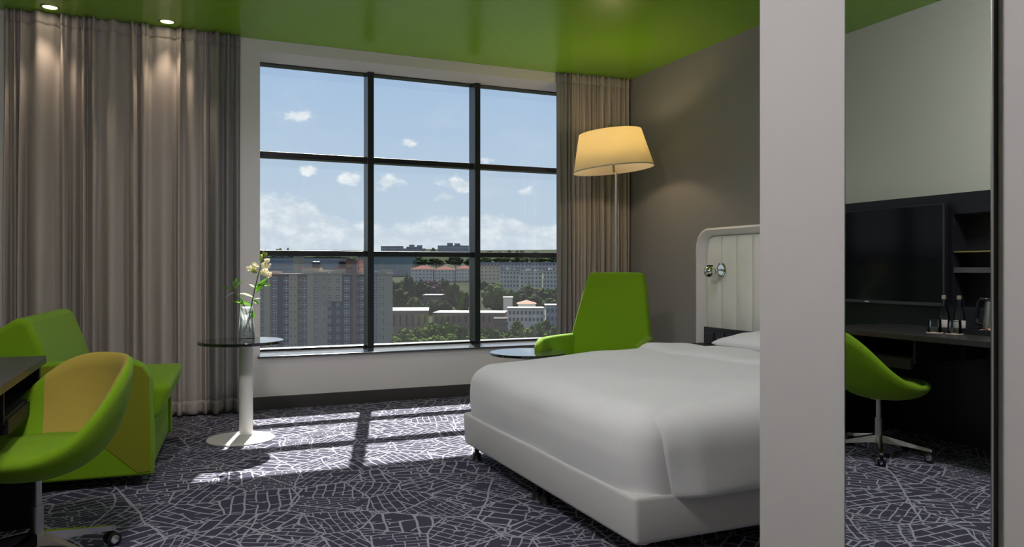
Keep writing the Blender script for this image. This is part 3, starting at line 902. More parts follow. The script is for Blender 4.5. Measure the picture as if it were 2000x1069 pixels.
# ================================================================== WIDE GREEN ARMCHAIR (left)
ARZ = -0.068
ac = thing('club_armchair', 'wide green club armchair with boxy arms in front of the long curtain', 'armchair', (-0.123, 4.51, 0), ARZ)
AW = 1.24
def arm_poly(x0=-1.02, zt=0.672):
    pts = [(x0, 0.06), (x0, zt)]
    r = 0.12
    for i in range(9):
        a = math.pi / 2 * i / 8
        pts.append((-0.012 - r + r * math.sin(a), zt - r + r * math.cos(a)))
    pts += [(-0.002, 0.30), (0.0, 0.06)]
    return pts
for y0, y1, zt_ in ((0.0, 0.115, 0.672), (AW - 0.115, AW, 0.40)):
    a_ = MB().prism(arm_poly(zt=zt_), y0, y1).build('arm', GREEN, ac, smooth=True, bevel=0.016, seg=3, angle=30)
    if y0 == 0.0:
        # olive area on the outer side, with a diagonal edge
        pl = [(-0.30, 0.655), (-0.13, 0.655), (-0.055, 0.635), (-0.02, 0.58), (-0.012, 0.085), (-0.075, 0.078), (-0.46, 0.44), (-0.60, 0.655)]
        MB().prism(pl, -0.004, 0.002).build('olive_area', OLIVE, a_)
MB().rbox((-0.50, AW / 2, 0.20), (0.485, AW / 2 - 0.118, 0.14), 0.02, 3).build('seat_base', GREEN, ac, smooth=True, angle=45)
sc_ = MB().rbox((-0.385, AW / 2 + 0.04, 0.42), (0.475, AW / 2 - 0.082, 0.095), 0.05, 5, 6)
sc_.v = [(p[0] - (0.075 * (0.52 - p[2]) / 0.19 if p[0] > 0 else 0), p[1], p[2] + 0.02 * math.cos((p[1] - AW / 2) * 2.4) * (1 if p[2] > 0.43 else 0)) for p in sc_.v]
sc_.build('seat_cushion', GREEN, ac, smooth=True)
bp_ = [(-1.0, 0.12), (-0.46, 0.12), (-0.475, 0.56), (-0.545, 0.76), (-0.59, 0.875), (-0.62, 0.895), (-0.66, 0.895), (-0.80, 0.80), (-1.0, 0.62)]
MB().prism(bp_, 0.10, AW - 0.03).build('backrest', GREEN, ac, smooth=True, bevel=0.03, seg=4, angle=30)
for (x, y) in ((-0.08, 0.06), (-0.08, AW - 0.06), (-0.94, 0.06), (-0.94, AW - 0.06)):
    MB().lathe([(0.022, 0.065), (0.024, 0.02), (0.020, 0.0)], 14, (x, y, 0)).build('leg', BLACK, ac, smooth=True, angle=40)

# ================================================================== DESK WALL
PNX = -1.265
def L(x): return x - XL
pn = thing('television_wall_panel', 'dark tall wall panel behind the television', 'wall panel', (XL, 3.0, 0))
MB().box(0, L(PNX), 0.55, 1.98, 0, 1.66).build('panel', PANELM, pn, bevel=0.002)
nu = thing('shelf_niche', 'dark wall unit with open shelf niche beside the television', 'shelf unit', (XL, 3.0, 0))
MB().box(0, L(PNX), -2.0, 0.549, 0, 0.90).build('lower_panel', PANELM, nu, bevel=0.002)
MB().box(0, 0.03, -2.0, 0.549, 0.90, 1.66).build('niche_back', PANELM, nu)
MB().box(0.03, L(PNX), -2.0, 0.549, 1.52, 1.66).build('niche_lintel', PANELM, nu, bevel=0.002)
MB().box(0.03, L(PNX), -2.0, -1.96, 0.90, 1.52).build('niche_side', PANELM, nu)
for z, m_, th, lab in ((1.265, mat('led_line_yellow', (0.50, 0.44, 0.16), 0.35, 0.6), 0.008, 'thin shelf with its LED line put in as yellow colour'), (1.13, mat('grey_shelf', (0.10, 0.10, 0.11), 0.4), 0.035, 'thick grey shelf')):  # upper shelf: LED line put in as a yellow metal colour
    MB().box(0.03, L(PNX) - 0.005, -1.96, 0.548, z, z + th).build('shelf', m_, nu)['label'] = lab

dk = thing('desk', 'long black desk under the television with end panel and open drawer niche', 'desk', (PNX, 4.05, 0))
DD = 0.715
MB().box(0, DD, -2.3, 0, 0.725, 0.76).build('desktop', mat('desk_top_wood', (0.035, 0.034, 0.034), 0.32, bump=(40, 0.2, 0.001), var=0.35, vscale=25), dk, bevel=0.003)
MB().box(0.0, DD - 0.02, -0.06, -0.02, 0, 0.725).build('end_panel', DARKWOOD, dk, bevel=0.002)
MB().box(0.0, DD - 0.02, -2.28, -2.24, 0, 0.725).build('end_panel', DARKWOOD, dk, bevel=0.002)
MB().box(0.05, DD - 0.03, -0.75, -0.06, 0.585, 0.61).build('niche_shelf', DARKWOOD, dk, bevel=0.002)
MB().box(0.05, DD - 0.03, -0.77, -0.75, 0.585, 0.725).build('niche_side', DARKWOOD, dk, bevel=0.002)
df = MB().box(DD - 0.05, DD - 0.02, -0.74, -0.10, 0.545, 0.60).build('drawer_front', DARKWOOD, dk, bevel=0.002)
MB().box(DD - 0.021, DD - 0.012, -0.16, -0.12, 0.552, 0.560).build('catch', SATIN, df)
MB().box(0.25, 0.33, -0.82, -0.77, 0.60, 0.725).build('cable_outlet', BLACK, dk, bevel=0.003)

tv = thing('television', 'large black flat television mounted above the desk', 'television', (PNX, 4.175, 0))
MB().box(0.001, 0.03, -0.35, 0.35, 1.05, 1.45).build('wall_bracket', BLACK, tv)
MB().box(0.028, 0.068, -0.612, 0.612, 0.912, 1.593).build('cabinet', BLACK, tv, bevel=0.004)
MB().box(0.066, 0.0695, -0.602, 0.602, 0.930, 1.585).build('screen', SCREEN, tv)
bz = MB().box(0.066, 0.073, -0.612, 0.612, 0.905, 0.926).build('lower_bezel', mat('bezel_grey', (0.045, 0.047, 0.06), 0.3), tv, bevel=0.001)
MB().box(0.066, 0.072, -0.613, -0.604, 0.926, 1.593).build('side_bezel', mat('bezel_grey', (0.045, 0.047, 0.06), 0.3), tv)
MB().ball((0.0735, 0.0, 0.9155), 0.006, 12, (0.3, 1, 1)).build('logo_badge', WHITEM, bz, smooth=True)
MB().box(0.0735, 0.0742, 0.010, 0.030, 0.911, 0.920).build('logo_letters', WHITEM, bz)

DZ = 0.76
def bottle(label, x, y):
    t_ = thing('water_bottle', label, 'bottle', (x, y, DZ), 0, 'water bottles on the desk')
    prof = [(0, 0.0), (0.031, 0.0), (0.033, 0.006), (0.033, 0.088), (0.030, 0.115), (0.020, 0.150), (0.0135, 0.172), (0.0125, 0.208), (0.0, 0.208)]
    gb = MB().lathe(prof, 28).build('glass_body', GLASS, t_, smooth=True, angle=60)
    MB().lathe([(0, 0.004), (0.029, 0.004), (0.0305, 0.088), (0.0275, 0.115), (0.0175, 0.150), (0.0, 0.150)], 24).build('water', WATER, gb, smooth=True, angle=60)
    lb = MB().lathe([(0.0334, 0.030), (0.0338, 0.031), (0.0338, 0.075), (0.0334, 0.076)], 28, close=True).build('label_band', LABELM, t_, smooth=True, angle=40)
    MB().lathe([(0.0, 0.230), (0.0135, 0.230), (0.0150, 0.226), (0.0150, 0.206), (0.0125, 0.206)], 24).build('cap', CAPM, t_, smooth=True, angle=40)
bottle('left of the two water bottles with metal caps on the desk', -0.93, 3.36)
bottle('right of the two water bottles with metal caps on the desk', -0.955, 3.275)
def tumbler(label, x, y):
    c = thing('coaster', 'pale round coaster under the ' + ('left' if y > 3.25 else 'right') + ' upturned tumbler', 'coaster', (x, y, DZ), 0, 'coasters on the desk')
    MB().lathe([(0, 0), (0.046, 0), (0.047, 0.002), (0.046, 0.004), (0, 0.004)], 32).build('disc', mat('coaster_card', (0.75, 0.62, 0.50), 0.6), c, smooth=True, angle=35)
    t_ = thing('glass_tumbler', label, 'tumbler', (x, y, DZ + 0.0045), 0, 'upturned tumblers on the desk')
    MB().lathe([(0.040, 0), (0.0365, 0.078), (0.033, 0.084), (0.0, 0.084), (0.0, 0.072), (0.031, 0.072), (0.0375, 0.002)], 32, close=True).build('glass_wall', GLASS, t_, smooth=True, angle=50)
tumbler('left upturned glass tumbler on a coaster on the desk', -0.80, 3.325)
tumbler('right upturned glass tumbler on a coaster on the desk', -0.83, 3.215)
tr = thing('serving_tray', 'dark low-rimmed tray holding kettle and sachets on the desk', 'tray', (-1.03, 2.98, DZ))
MB().box(-0.16, 0.14, -0.26, 0.25, 0, 0.008).build('bottom', PANELM, tr, bevel=0.002)
for (a, b2, c, d2) in ((-0.16, -0.15, -0.26, 0.25), (0.13, 0.14, -0.26, 0.25), (-0.15, 0.13, -0.26, -0.25), (-0.15, 0.13, 0.24, 0.25)):
    MB().box(a, b2, c, d2, 0.008, 0.032).build('rim', PANELM, tr, bevel=0.002)
kt = thing('electric_kettle', 'stainless kettle with black handle standing on the tray', 'kettle', (-1.09, 3.135, DZ + 0.008))
MB().lathe([(0, 0), (0.078, 0), (0.078, 0.018), (0, 0.018)], 32).build('power_base', BLACK, kt, smooth=True, angle=40)
MB().lathe([(0.0, 0.018), (0.074, 0.018), (0.072, 0.06), (0.058, 0.185), (0.056, 0.19), (0, 0.19)], 36).build('body', SATIN, kt, smooth=True, angle=50)
MB().lathe([(0.057, 0.188), (0.052, 0.202), (0.02, 0.208), (0, 0.208)], 32).build('lid', BLACK, kt, smooth=True, angle=50)
MB().tube([(0, 0.045, 0.196), (0, 0.095, 0.198), (0, 0.112, 0.18), (0, 0.120, 0.10), (0, 0.125, 0.05), (0, 0.075, 0.035)], [0.012, 0.013, 0.013, 0.012, 0.011, 0.010], 12).build('handle', BLACK, kt, smooth=True)
rs = random.Random(6)
sach_m = [mat('sachet_red', (0.32, 0.06, 0.09), 0.5), mat('sachet_gold', (0.60, 0.38, 0.16), 0.5), mat('sachet_brown', (0.16, 0.06, 0.05), 0.5), mat('sachet_pink', (0.62, 0.42, 0.40), 0.5)]
for i, nm in enumerate(('red', 'gold', 'brown', 'pink')):
    s_ = MB().rbox((0, 0, 0), (0.034, 0.022, 0.004), 0.004, 2).build('drink_sachet', sach_m[i], None, smooth=True)
    s_.location = (-0.955 + 0.028 * (i % 2), 2.99 + 0.045 * i, DZ + 0.020 + 0.007 * (i % 3)); s_.rotation_euler = (rs.uniform(-0.2, 0.35), rs.uniform(-0.3, 0.3), rs.uniform(0, 3))
    tag(s_, nm + ' drink sachet lying on the tray beside the kettle', 'sachet', 'drink sachets on the tray')

# ================================================================== SHELL DESK CHAIR
SC = thing('desk_chair', 'green shell swivel chair partly mustard inside, on chrome castor base', 'desk chair', (-0.505, 3.48, 0), R_(180 + 33))
NA = 48
def Zr(th):
    c = (1 - math.cos(th)) / 2
    s = c * c * (3 - 2 * c)
    return 0.452 + 0.335 * s ** 2.0
def Rr(th):
    c = (1 - math.cos(th)) / 2
    return 0.285 + 0.055 * c ** 2 + 0.015 * math.sin(th) ** 2
ZB = 0.355
def shell_rows(inner):
    rows = []
    NS = 14
    for j in range(NS + 1):
        s = j / NS
        r = []
        for i in range(NA):
            th = 2 * math.pi * i / NA
            R, Zt = Rr(th), Zr(th)
            back = ((1 - math.cos(th)) / 2) ** 2
            a = s * math.pi / 2
            pr = math.sin(a) ** 0.85
            pz = (1 - math.cos(a)) ** 1.15
            if inner:
                rr = (R - 0.034) * pr; zz = ZB + 0.055 + (Zt - ZB - 0.055) * pz
            else:
                rr = R * pr; zz = ZB + (Zt - ZB) * pz
            r.append((rr * math.cos(th), rr * math.sin(th), zz))
        rows.append(r)
    return rows
outr, inr = shell_rows(False), shell_rows(True)
rim = []
for i in range(NA):
    a, b2 = Vector(outr[-1][i]), Vector(inr[-1][i])
    rim.append(tuple((a + b2) / 2 + Vector((0, 0, 0.012))))
def q_(a, b2, k): return [tuple(Vector(p) * (1 - k) + Vector(q) * k) for p, q in zip(a, b2)]
r1 = [tuple(Vector(p) * 0.75 + Vector(q) * 0.25 + Vector((0, 0, 0.0045))) for p, q in zip(outr[-1], rim)]
shell_rows_all = outr + [rim]
MB().grid(outr[1:] + [rim], wrap=True).build('outer_shell', GREEN, SC, smooth=True)
# close the underside
MB().add([outr[1][i] for i in range(NA)], [tuple(range(NA))]).build('underside', GREEN, SC, smooth=True)
# inner surface of the shell: one mustard part and one green part
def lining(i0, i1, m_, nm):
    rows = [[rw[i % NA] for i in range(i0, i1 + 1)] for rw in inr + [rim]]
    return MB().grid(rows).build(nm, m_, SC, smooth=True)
lining(8, 32, MUSTARD, 'mustard_inner')
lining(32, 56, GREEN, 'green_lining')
pd = MB()
rows = []
for j, (s, z) in enumerate(((0.0, 0.475), (0.45, 0.474), (0.75, 0.469), (0.90, 0.458), (0.96, 0.445), (0.93, 0.425), (0.5, 0.42))):
    r = []
    for i in range(NA):
        th = 2 * math.pi * i / NA
        R = Rr(th) - 0.05 - 0.02 * (1 - math.cos(th)) / 2
        r.append((R * s * math.cos(th) + 0.015, R * s * math.sin(th), z + 0.012 * (1 - math.cos(th)) / 2))
    rows.append(r)
MB().grid(rows, wrap=True).build('seat_pad', GREEN, SC, smooth=True)
MB().lathe([(0.0, 0.365), (0.05, 0.365), (0.05, 0.35), (0.016, 0.345), (0.016, 0.235), (0.023, 0.235), (0.024, 0.10), (0.03, 0.095), (0.03, 0.075), (0, 0.075)], 24).build('gas_column', SATIN, SC, smooth=True, angle=40)
for i in range(5):
    a = 2 * math.pi * i / 5 + R_(31)
    d_ = Vector((math.cos(a), math.sin(a), 0)); n_ = Vector((-math.sin(a), math.cos(a), 0))
    rows = []
    for (rr, wd, zt, zb) in ((0.015, 0.022, 0.130, 0.085), (0.08, 0.019, 0.120, 0.083), (0.20, 0.015, 0.097, 0.075), (0.285, 0.012, 0.083, 0.064), (0.298, 0.010, 0.078, 0.066)):
        c = d_ * rr
        rows.append([tuple(c - n_ * wd + Vector((0, 0, zb))), tuple(c - n_ * wd * 0.8 + Vector((0, 0, zt))), tuple(c + n_ * wd * 0.8 + Vector((0, 0, zt))), tuple(c + n_ * wd + Vector((0, 0, zb)))])
    leg = MB().grid(rows, wrap=True).add(rows[-1], [(0, 1, 2, 3)]).build('star_leg', CHROME, SC, smooth=True, angle=40)
    wc = d_ * 0.285 + Vector((0, 0, 0.029))
    ca = MB().tube([wc + Vector((0, 0, 0.042)), wc + Vector((0, 0, 0.0))], 0.006, 8)
    for sg in (-1, 1):
        ca.tube([wc + n_ * sg * 0.007, wc + n_ * sg * 0.010, wc + n_ * sg * 0.022, wc + n_ * sg * 0.025], [0.020, 0.029, 0.029, 0.018], 18)
    cs = ca.build('castor', BLACK, leg, smooth=True, angle=40)
    hbm = MB()
    for sg in (-1, 1):
        hbm.tube([wc + n_ * sg * 0.0235, wc + n_ * sg * 0.0262], [0.019, 0.016], 16)
    hbm.build('hub_cap', CHROME, leg, smooth=True, angle=40)

# ================================================================== THE CITY OUTSIDE
GT = [(60, -44), (200, -40), (330, -33), (460, -22), (570, -13), (800, -2), (1200, 16), (1800, 46), (2600, 60), (5000, 120), (8000, 190), (10000, 150)]
def ground(tt):
    if tt <= GT[0][0]: return GT[0][1]
    for (a, za), (b2, zb) in zip(GT, GT[1:]):
        if tt <= b2:
            k = (tt - a) / (b2 - a)
            return za + (zb - za) * k
    return GT[-1][1]
def ext(u, tt, z):        # point at forward distance tt on the bearing of column u
    a = (u - 1000) / FPX
    return Vector((tt * (ST + a * CT), tt * (CT - a * ST), z))
def zat(v, tt): return EYE - (v - 527) / FPX * tt

TERR = mat('city_ground', (0.017, 0.020, 0.014), 0.95, spec=0.0, var=0.5, vscale=0.02)
HILL = mat('far_hill', (0.070, 0.085, 0.10), 1.0, spec=0.0, var=0.2, vscale=0.002)  # pale blue distance haze put into the base colour
rows = []
for tt in (60, 150, 250, 330, 400, 460, 520, 570, 650, 800, 1000, 1200, 1500, 1800):
    rows.append([tuple(ext(u, tt, ground(tt) + EYE + mnoise.noise(Vector((u * 0.01, tt * 0.004, 0))) * tt * 0.0025)) for u in range(-1400, 3001, 80)])
tag(MB().grid(rows).build('city_ground', TERR, smooth=True), kind='structure')
rows = []
for k, tt in enumerate((1800, 2600, 3600, 5000, 7000, 9000)):
    rows.append([tuple(ext(u, tt, ground(tt) * (0.55 + 0.75 * (0.5 + mnoise.noise(Vector((u * 0.0035, k * 0.35, 2))))) * (0.80 if u < 700 else 0.72))) for u in range(-1400, 3001, 40)])
tag(MB().grid(rows).build('distant_hills', HILL, smooth=True), kind='structure')

BEIGE = mat('beige_render', (0.30, 0.265, 0.20), 0.9, spec=0.0, var=0.06, vscale=0.3)
BEIGE2 = mat('sand_render', (0.255, 0.235, 0.19), 0.9, spec=0.0, var=0.06, vscale=0.3)
NAVY = mat('navy_render', (0.06, 0.066, 0.095), 0.9, spec=0.0, var=0.08, vscale=0.3)
BROWN = mat('brown_render', (0.17, 0.11, 0.10), 0.9, spec=0.0, var=0.08, vscale=0.3)
RUST = mat('rust_render', (0.30, 0.15, 0.12), 0.9, spec=0.0, var=0.08, vscale=0.3)
PALE = mat('pale_render', (0.40, 0.385, 0.36), 0.9, spec=0.0, var=0.05, vscale=0.3)
CREAM = mat('cream_render', (0.38, 0.33, 0.25), 0.9, spec=0.0, var=0.05, vscale=0.3)
GREYB = mat('grey_render', (0.25, 0.27, 0.30), 0.9, spec=0.0, var=0.08, vscale=0.3)
SLATE = mat('slate_cladding', (0.13, 0.16, 0.20), 0.6, var=0.1, vscale=0.3)
TEAL = mat('teal_glazing', (0.06, 0.11, 0.12), 0.3, var=0.2, vscale=0.2)
WINF = mat('window_grey', (0.42, 0.43, 0.45), 0.6)
WING = mat('window_dark', (0.05, 0.055, 0.07), 0.25)
ROOFW = mat('white_roof', (0.17, 0.165, 0.16), 0.8, spec=0.0, var=0.15, vscale=0.2)
ROOFR = mat('red_tile_roof', (0.085, 0.040, 0.034), 0.85, spec=0.0, var=0.2, vscale=0.6)
ROOFD = mat('dark_roof', (0.05, 0.047, 0.047), 0.85, spec=0.0, var=0.2, vscale=0.6)

# --- the striped apartment tower
TT = 272.0
PM_ = TT / FPX
def lx(u): return (u - 630) * PM_
tw = thing('apartment_tower', 'beige and navy striped apartment tower with rows of windows', 'apartment tower', ext(630, TT, ground(TT)), -TH)
GZ = ground(TT)
def tz(v): return zat(v, TT) - GZ
def seg(nm, u0, u1, v0, m_, dy=0.0, v1=None, dep=14):
    z0 = -3 if v1 is None else tz(v1)
    return MB().box(lx(u0), lx(u1), dy, dep, z0, tz(v0)).build(nm, m_, tw)
for (u0, u1, v0, m_, dy) in ((498, 516, 536, BEIGE2, 1.2), (516, 528, 530, BEIGE, 0), (528, 542, 534, BROWN, 0.5), (542, 553, 535, NAVY, 0.2), (553, 564, 535.5, NAVY, 0.6), (564, 581, 536, BEIGE, 0),
                             (581, 589, 536, BROWN, 0.5), (589, 600, 535, BROWN, 0.7), (600, 613, 533, BEIGE, -0.2), (613, 641, 532, BEIGE2, 0.0), (641, 668, 533, BEIGE, 0.0), (668, 689, 535, NAVY, 0.0),
                             (689, 697, 508, BROWN, -0.4), (697, 717, 535, NAVY, 0.3), (717, 728, 532, BEIGE2, 0.1), (728, 737, 530, SLATE, 0.4), (737, 755, 528, BEIGE2, 0.0)):
    seg('facade_bay', u0, u1, v0, m_, dy)
seg('navy_cladding', 640, 669, 588.5, NAVY, -0.15, None, 0.5)
MB().box(lx(514), lx(757), -0.4, 14.3, tz(536.4), tz(534.6)).build('parapet', mat('parapet_white', (0.22, 0.21, 0.20), 0.8, spec=0.0), tw)
for (u0, u1, v0, v1, m_, nm) in ((672, 698, 507, 536, RUST, 'roof_tower'), (585, 616, 525, 536, BEIGE, 'roof_house'), (616, 650, 527, 536, CREAM, 'roof_house'), (650, 674, 525, 536, CREAM, 'roof_house'), (578, 614, 522.5, 525, RUST, 'roof_slab'), (648, 700, 522.5, 526, RUST, 'roof_slab')):
    MB().box(lx(u0), lx(u1), 3, 11, tz(v1), tz(v0)).build(nm, m_, tw)
for (u, r, v) in ((606, 1.3, 515), (613, 1.0, 514), (660, 1.4, 515), (667, 1.1, 514)):
    MB().lathe([(0, 0), (r * 0.9, 0), (r, 0.3), (r, 2.0), (r * 0.7, 2.5), (0, 2.7)], 14, (lx(u), 6, tz(525))).build('water_tank', BLACK, tw, smooth=True, angle=40)
MB().box(lx(640), lx(690), 1.5, 9.5, tz(506.6), tz(505.6)).build('roof_canopy', ROOFW, tw)
def tower_window(wm, hm, cols_):
    mb = MB()
    mb.box(-wm / 2, wm / 2, -0.12, 0.15, -hm / 2, hm / 2, 0)
    nx_ = cols_
    for i in range(nx_):
        for j in range(2):
            x0 = -wm / 2 + wm * (i + 0.10) / nx_; x1 = -wm / 2 + wm * (i + 0.90) / nx_
            z0 = -hm / 2 + hm * (j + 0.10) / 2; z1 = -hm / 2 + hm * (j + 0.90) / 2
            mb.box(x0, x1, -0.14, -0.10, z0, z1, 1)
    return mb.mesh('tower_window', [WINF, WING])
W_A = tower_window(1.9, 2.1, 2); W_B = tower_window(1.25, 1.6, 2); W_C = tower_window(0.75, 1.4, 1)
def put_win(me, u, v, dy):
    o = bpy.data.objects.new('window', me); COL.objects.link(o); o.parent = tw; o.location = (lx(u), dy, tz(v))
for k in range(10):
    v = 548 + 15.9 * k
    for (u, me, dy) in ((535, W_A, 0.5), (558.5, W_A, 0.6), (594.5, W_A, 0.7), (585, W_C, 0.5), (618, W_B, 0.0), (643.5 if k < 2 else 644, W_B, 0.0 if k < 2 else -0.15), (660, W_B, 0.0 if k < 2 else -0.15), (677.5, W_A, 0.0), (709, W_A, 0.3), (732.5, W_B, 0.4), (698.8, W_C, 0.3), (749, W_C, 0.0), (507, W_B, 1.2)):
        put_win(me, u, v, dy)
vent = MB()
for k in range(10):
    for u in (569, 576.5, 633, 742):
        vent.box(lx(u) - 0.18, lx(u) + 0.18, -0.05, 0.05, tz(546 + 15.9 * k) - 0.25, tz(546 + 15.9 * k) + 0.25)
tag(vent.build('wall_vents', WING, tw), kind='stuff')

# --- other buildings
def block(name, label, u0, u1, v0, v1, tt, m_, fl, nc, cat='building', roof=None, wfill=(0.55, 0.5), rot=0.0, dep=14, wm=None, hip=False, extras=(), deep=None):
    zt = zat(v0, tt); zg = min(zat(v1, tt), ground(tt) + EYE) - 4
    uc = (u0 + u1) / 2
    t_ = thing(name, label, cat, ext(uc, tt, zg), -TH + rot)
    hw = (u1 - u0) / 2 * tt / FPX; h = zt - zg
    MB().box(-hw, hw, 0, dep, 0, h).build('walls', m_, t_)
    if hip:
        e = 0.6
        rh = 0.20 * min(dep, hw * 2)
        vs = [(-hw - e, -e, h), (hw + e, -e, h), (hw + e, dep + e, h), (-hw - e, dep + e, h), (-hw + dep / 2 if hw > dep / 2 else 0, dep / 2, h + rh), (hw - dep / 2 if hw > dep / 2 else 0, dep / 2, h + rh)]
        MB().add(vs, [(0, 1, 5, 4), (1, 2, 5), (2, 3, 4, 5), (3, 0, 4), (3, 2, 1, 0)]).build('roof', roof or ROOFR, t_)
    else:
        MB().box(-hw - 0.3, hw + 0.3, -0.3, dep + 0.3, h, h + 0.5).build('roof', roof or ROOFW, t_)
    if fl:
        hv = zt - zat(v1, tt)
        ph = hv / fl; pw = 2 * hw / nc
        mb = MB()
        for j in range(fl):
            for i in range(nc):
                cx_ = -hw + pw * (i + 0.5); cz_ = h - ph * (j + 0.55)
                mb.box(cx_ - pw * wfill[0] / 2, cx_ + pw * wfill[0] / 2, -0.12, 0.1, cz_ - ph * wfill[1] / 2, cz_ + ph * wfill[1] / 2)
        tag(mb.build('windows', wm or WING, t_), kind='stuff')
    for (nm, a0, a1, b0, b1, mm) in extras:     # (name, frac x0, x1, v bottom, v top)
        MB().box(-hw + 2 * hw * a0, -hw + 2 * hw * a1, dep * 0.2, dep * 0.8, zat(b0, tt) - zg - 0.5, zat(b1, tt) - zg).build(nm, mm, t_)
    return t_
block('office_slab', 'pale gridded office slab on the horizon left of the stepped block', 744, 786, 481.5, 500, 1450, GREYB, 5, 14, roof=ROOFD, wfill=(0.6, 0.75))
block('stepped_block', 'stepped grey office block on the horizon beside the gridded slab', 788, 830, 486, 500, 1450, GREYB, 4, 10, roof=ROOFD, wfill=(0.7, 0.5), extras=(('upper_floor', 0.12, 0.85, 486, 482, SLATE), ('plant_room', 0.25, 0.48, 482, 478, SLATE), ('plant_room', 0.62, 0.85, 482, 479, SLATE)))
block('twin_tank_block', 'dark flat-roofed block on the horizon with two rooftop drums', 855, 915, 480.5, 500, 1350, SLATE, 3, 16, roof=ROOFD, wfill=(0.8, 0.4), wm=GREYB, extras=(('roof_drum', 0.30, 0.48, 480.5, 474.5, SLATE), ('roof_drum', 0.54, 0.72, 480.5, 475.5, SLATE)))
block('glass_office', 'dark teal glazed office block behind the tower right edge', 722, 806, 502.5, 540, 720, TEAL, 1, 26, roof=ROOFD, wfill=(0.12, 0.98), wm=GREYB, dep=30)
block('slate_block', 'slate blue block behind the roof of the tower at its left', 512, 573, 503, 534, 520, SLATE, 4, 1, roof=ROOFD, wfill=(0.98, 0.2), wm=GREYB, dep=20)
block('stair_tower', 'slim beige stair tower between two slate blocks', 573, 583, 502, 534, 495, BEIGE, 0, 1)
block('slate_block', 'slate blue block between the beige stair tower and the roof tower', 583, 672, 504, 534, 525, SLATE, 4, 1, roof=ROOFD, wfill=(0.98, 0.2), wm=GREYB, dep=20)
block('grey_apartments', 'grey apartment row under the horizon right of the roof tower', 700, 722, 503, 534, 560, GREYB, 5, 5, roof=ROOFD)
for i, (u0, u1, v0) in enumerate(((802, 846, 523), (848, 888, 524), (890, 924, 522))):
    block('red_roof_flats', ('leftmost', 'middle', 'rightmost')[i] + ' pale flats of the row with hipped red roofs', u0, u1, v0 + 3, 552, 640, PALE, 4, 6, roof=ROOFR, hip=True, wfill=(0.35, 0.4), dep=16)
block('cream_flats', 'cream flats just right of the second mullion', 938, 976, 520, 548, 620, CREAM, 4, 5, wfill=(0.4, 0.4), roof=ROOFR)
block('back_row', 'long grey apartment row behind the pale apartment blocks', 930, 1092, 513, 535, 760, GREYB, 3, 24, roof=ROOFW, wfill=(0.5, 0.5))
for i, (u0, u1, v0) in enumerate(((977, 1014, 529), (1016, 1058, 531), (1061, 1100, 529))):
    block('pale_apartments', ('leftmost', 'middle', 'rightmost')[i] + ' of the three pale apartment blocks with dark windows', u0, u1, v0, 562, 530, PALE, 4, 6, wfill=(0.5, 0.5), roof=ROOFW, dep=13,
          extras=(('stair_head', 0.30, 0.48, v0, v0 - 6, PALE), ('stair_head', 0.70, 0.80, v0, v0 - 4, PALE)))
block('school_hall', 'low brown hall with a sunlit white flat roof below the trees', 752, 836, 609, 640, 352, mat('brown_wall', (0.17, 0.12, 0.11), 0.9, spec=0.0), 1, 7, roof=ROOFW, wfill=(0.25, 0.7), wm=ROOFD, dep=30, rot=0.1)
block('long_hall', 'long low hall with a white roof edge right of the brown hall', 846, 985, 613, 632, 366, mat('brown_wall', (0.17, 0.12, 0.11), 0.9, spec=0.0), 1, 12, roof=ROOFW, wfill=(0.3, 0.6), wm=ROOFD, dep=20, rot=-0.06)
block('white_canopy', 'thin white roof among the trees above the long hall', 826, 862, 578, 592, 430, ROOFD, 1, 5, roof=ROOFW, dep=18)
block('white_shed', 'small white box building above the villa roofs', 983, 1001, 583, 600, 400, PALE, 0, 1, roof=ROOFW)
block('villa', 'villa with a pinkish hipped roof at the right edge of the view', 1012, 1046, 594, 612, 385, PALE, 1, 6, roof=mat('pink_roof', (0.17, 0.11, 0.09), 0.8, spec=0.0), hip=True, dep=14)
block('villa', 'flat white villa below the pink roof with a row of dark windows', 992, 1062, 604, 630, 365, PALE, 2, 9, roof=ROOFW, dep=14)
block('villa', 'small grey villa at the far right beside the curtain', 1066, 1100, 598, 630, 380, GREYB, 2, 4, roof=ROOFW, dep=14)
block('low_flats', 'low brown flats among the trees under the second pane', 965, 990, 625, 655, 335, mat('brown_wall', (0.17, 0.12, 0.11), 0.9, spec=0.0), 2, 3, roof=ROOFD, dep=12)

# --- trees
FOL = [leafy('foliage_dark', (0.040, 0.058, 0.026), 0.35, 0.5, 0.8), leafy('foliage_mid', (0.055, 0.085, 0.028), 0.35, 0.45, 0.8),
       leafy('foliage_light', (0.08, 0.115, 0.034), 0.35, 0.4, 0.8), leafy('foliage_plum', (0.08, 0.05, 0.066), 0.35, 0.4, 0.8)]
BARK = mat('bark', (0.09, 0.07, 0.05), 0.9)
def crown_mesh(seed, m_):
    rd = random.Random(seed)
    bm = bmesh.new()
    for k in range(90):
        while True:
            p = Vector((rd.uniform(-1, 1), rd.uniform(-1, 1), rd.uniform(-1, 1)))
            if 0.35 < p.length < 1: break
        p = Vector((p.x * 0.82, p.y * 0.82, p.z * 0.72))
        r = rd.uniform(0.10, 0.26)
        g = bmesh.ops.create_icosphere(bm, subdivisions=1, radius=r, matrix=Matrix.Translation(p))
        for v_ in g['verts']:
            dlt = v_.co - p
            v_.co = p + dlt * (1 + 0.55 * mnoise.noise(v_.co * 6.0 + Vector((seed, 0, 0))))
    me = bpy.data.meshes.new('crown'); bm.to_mesh(me); bm.free()
    me.materials.append(m_)
    return me
CM = [[crown_mesh(10 * a + b2, FOL[a]) for b2 in range(3)] for a in range(4)]
TRM = MB().tube([(0, 0, -3), (0, 0, 0.0), (0.03, 0.0, 1)], [0.06, 0.05, 0.03], 7).mesh('trunk', BARK)
rd = random.Random(11)
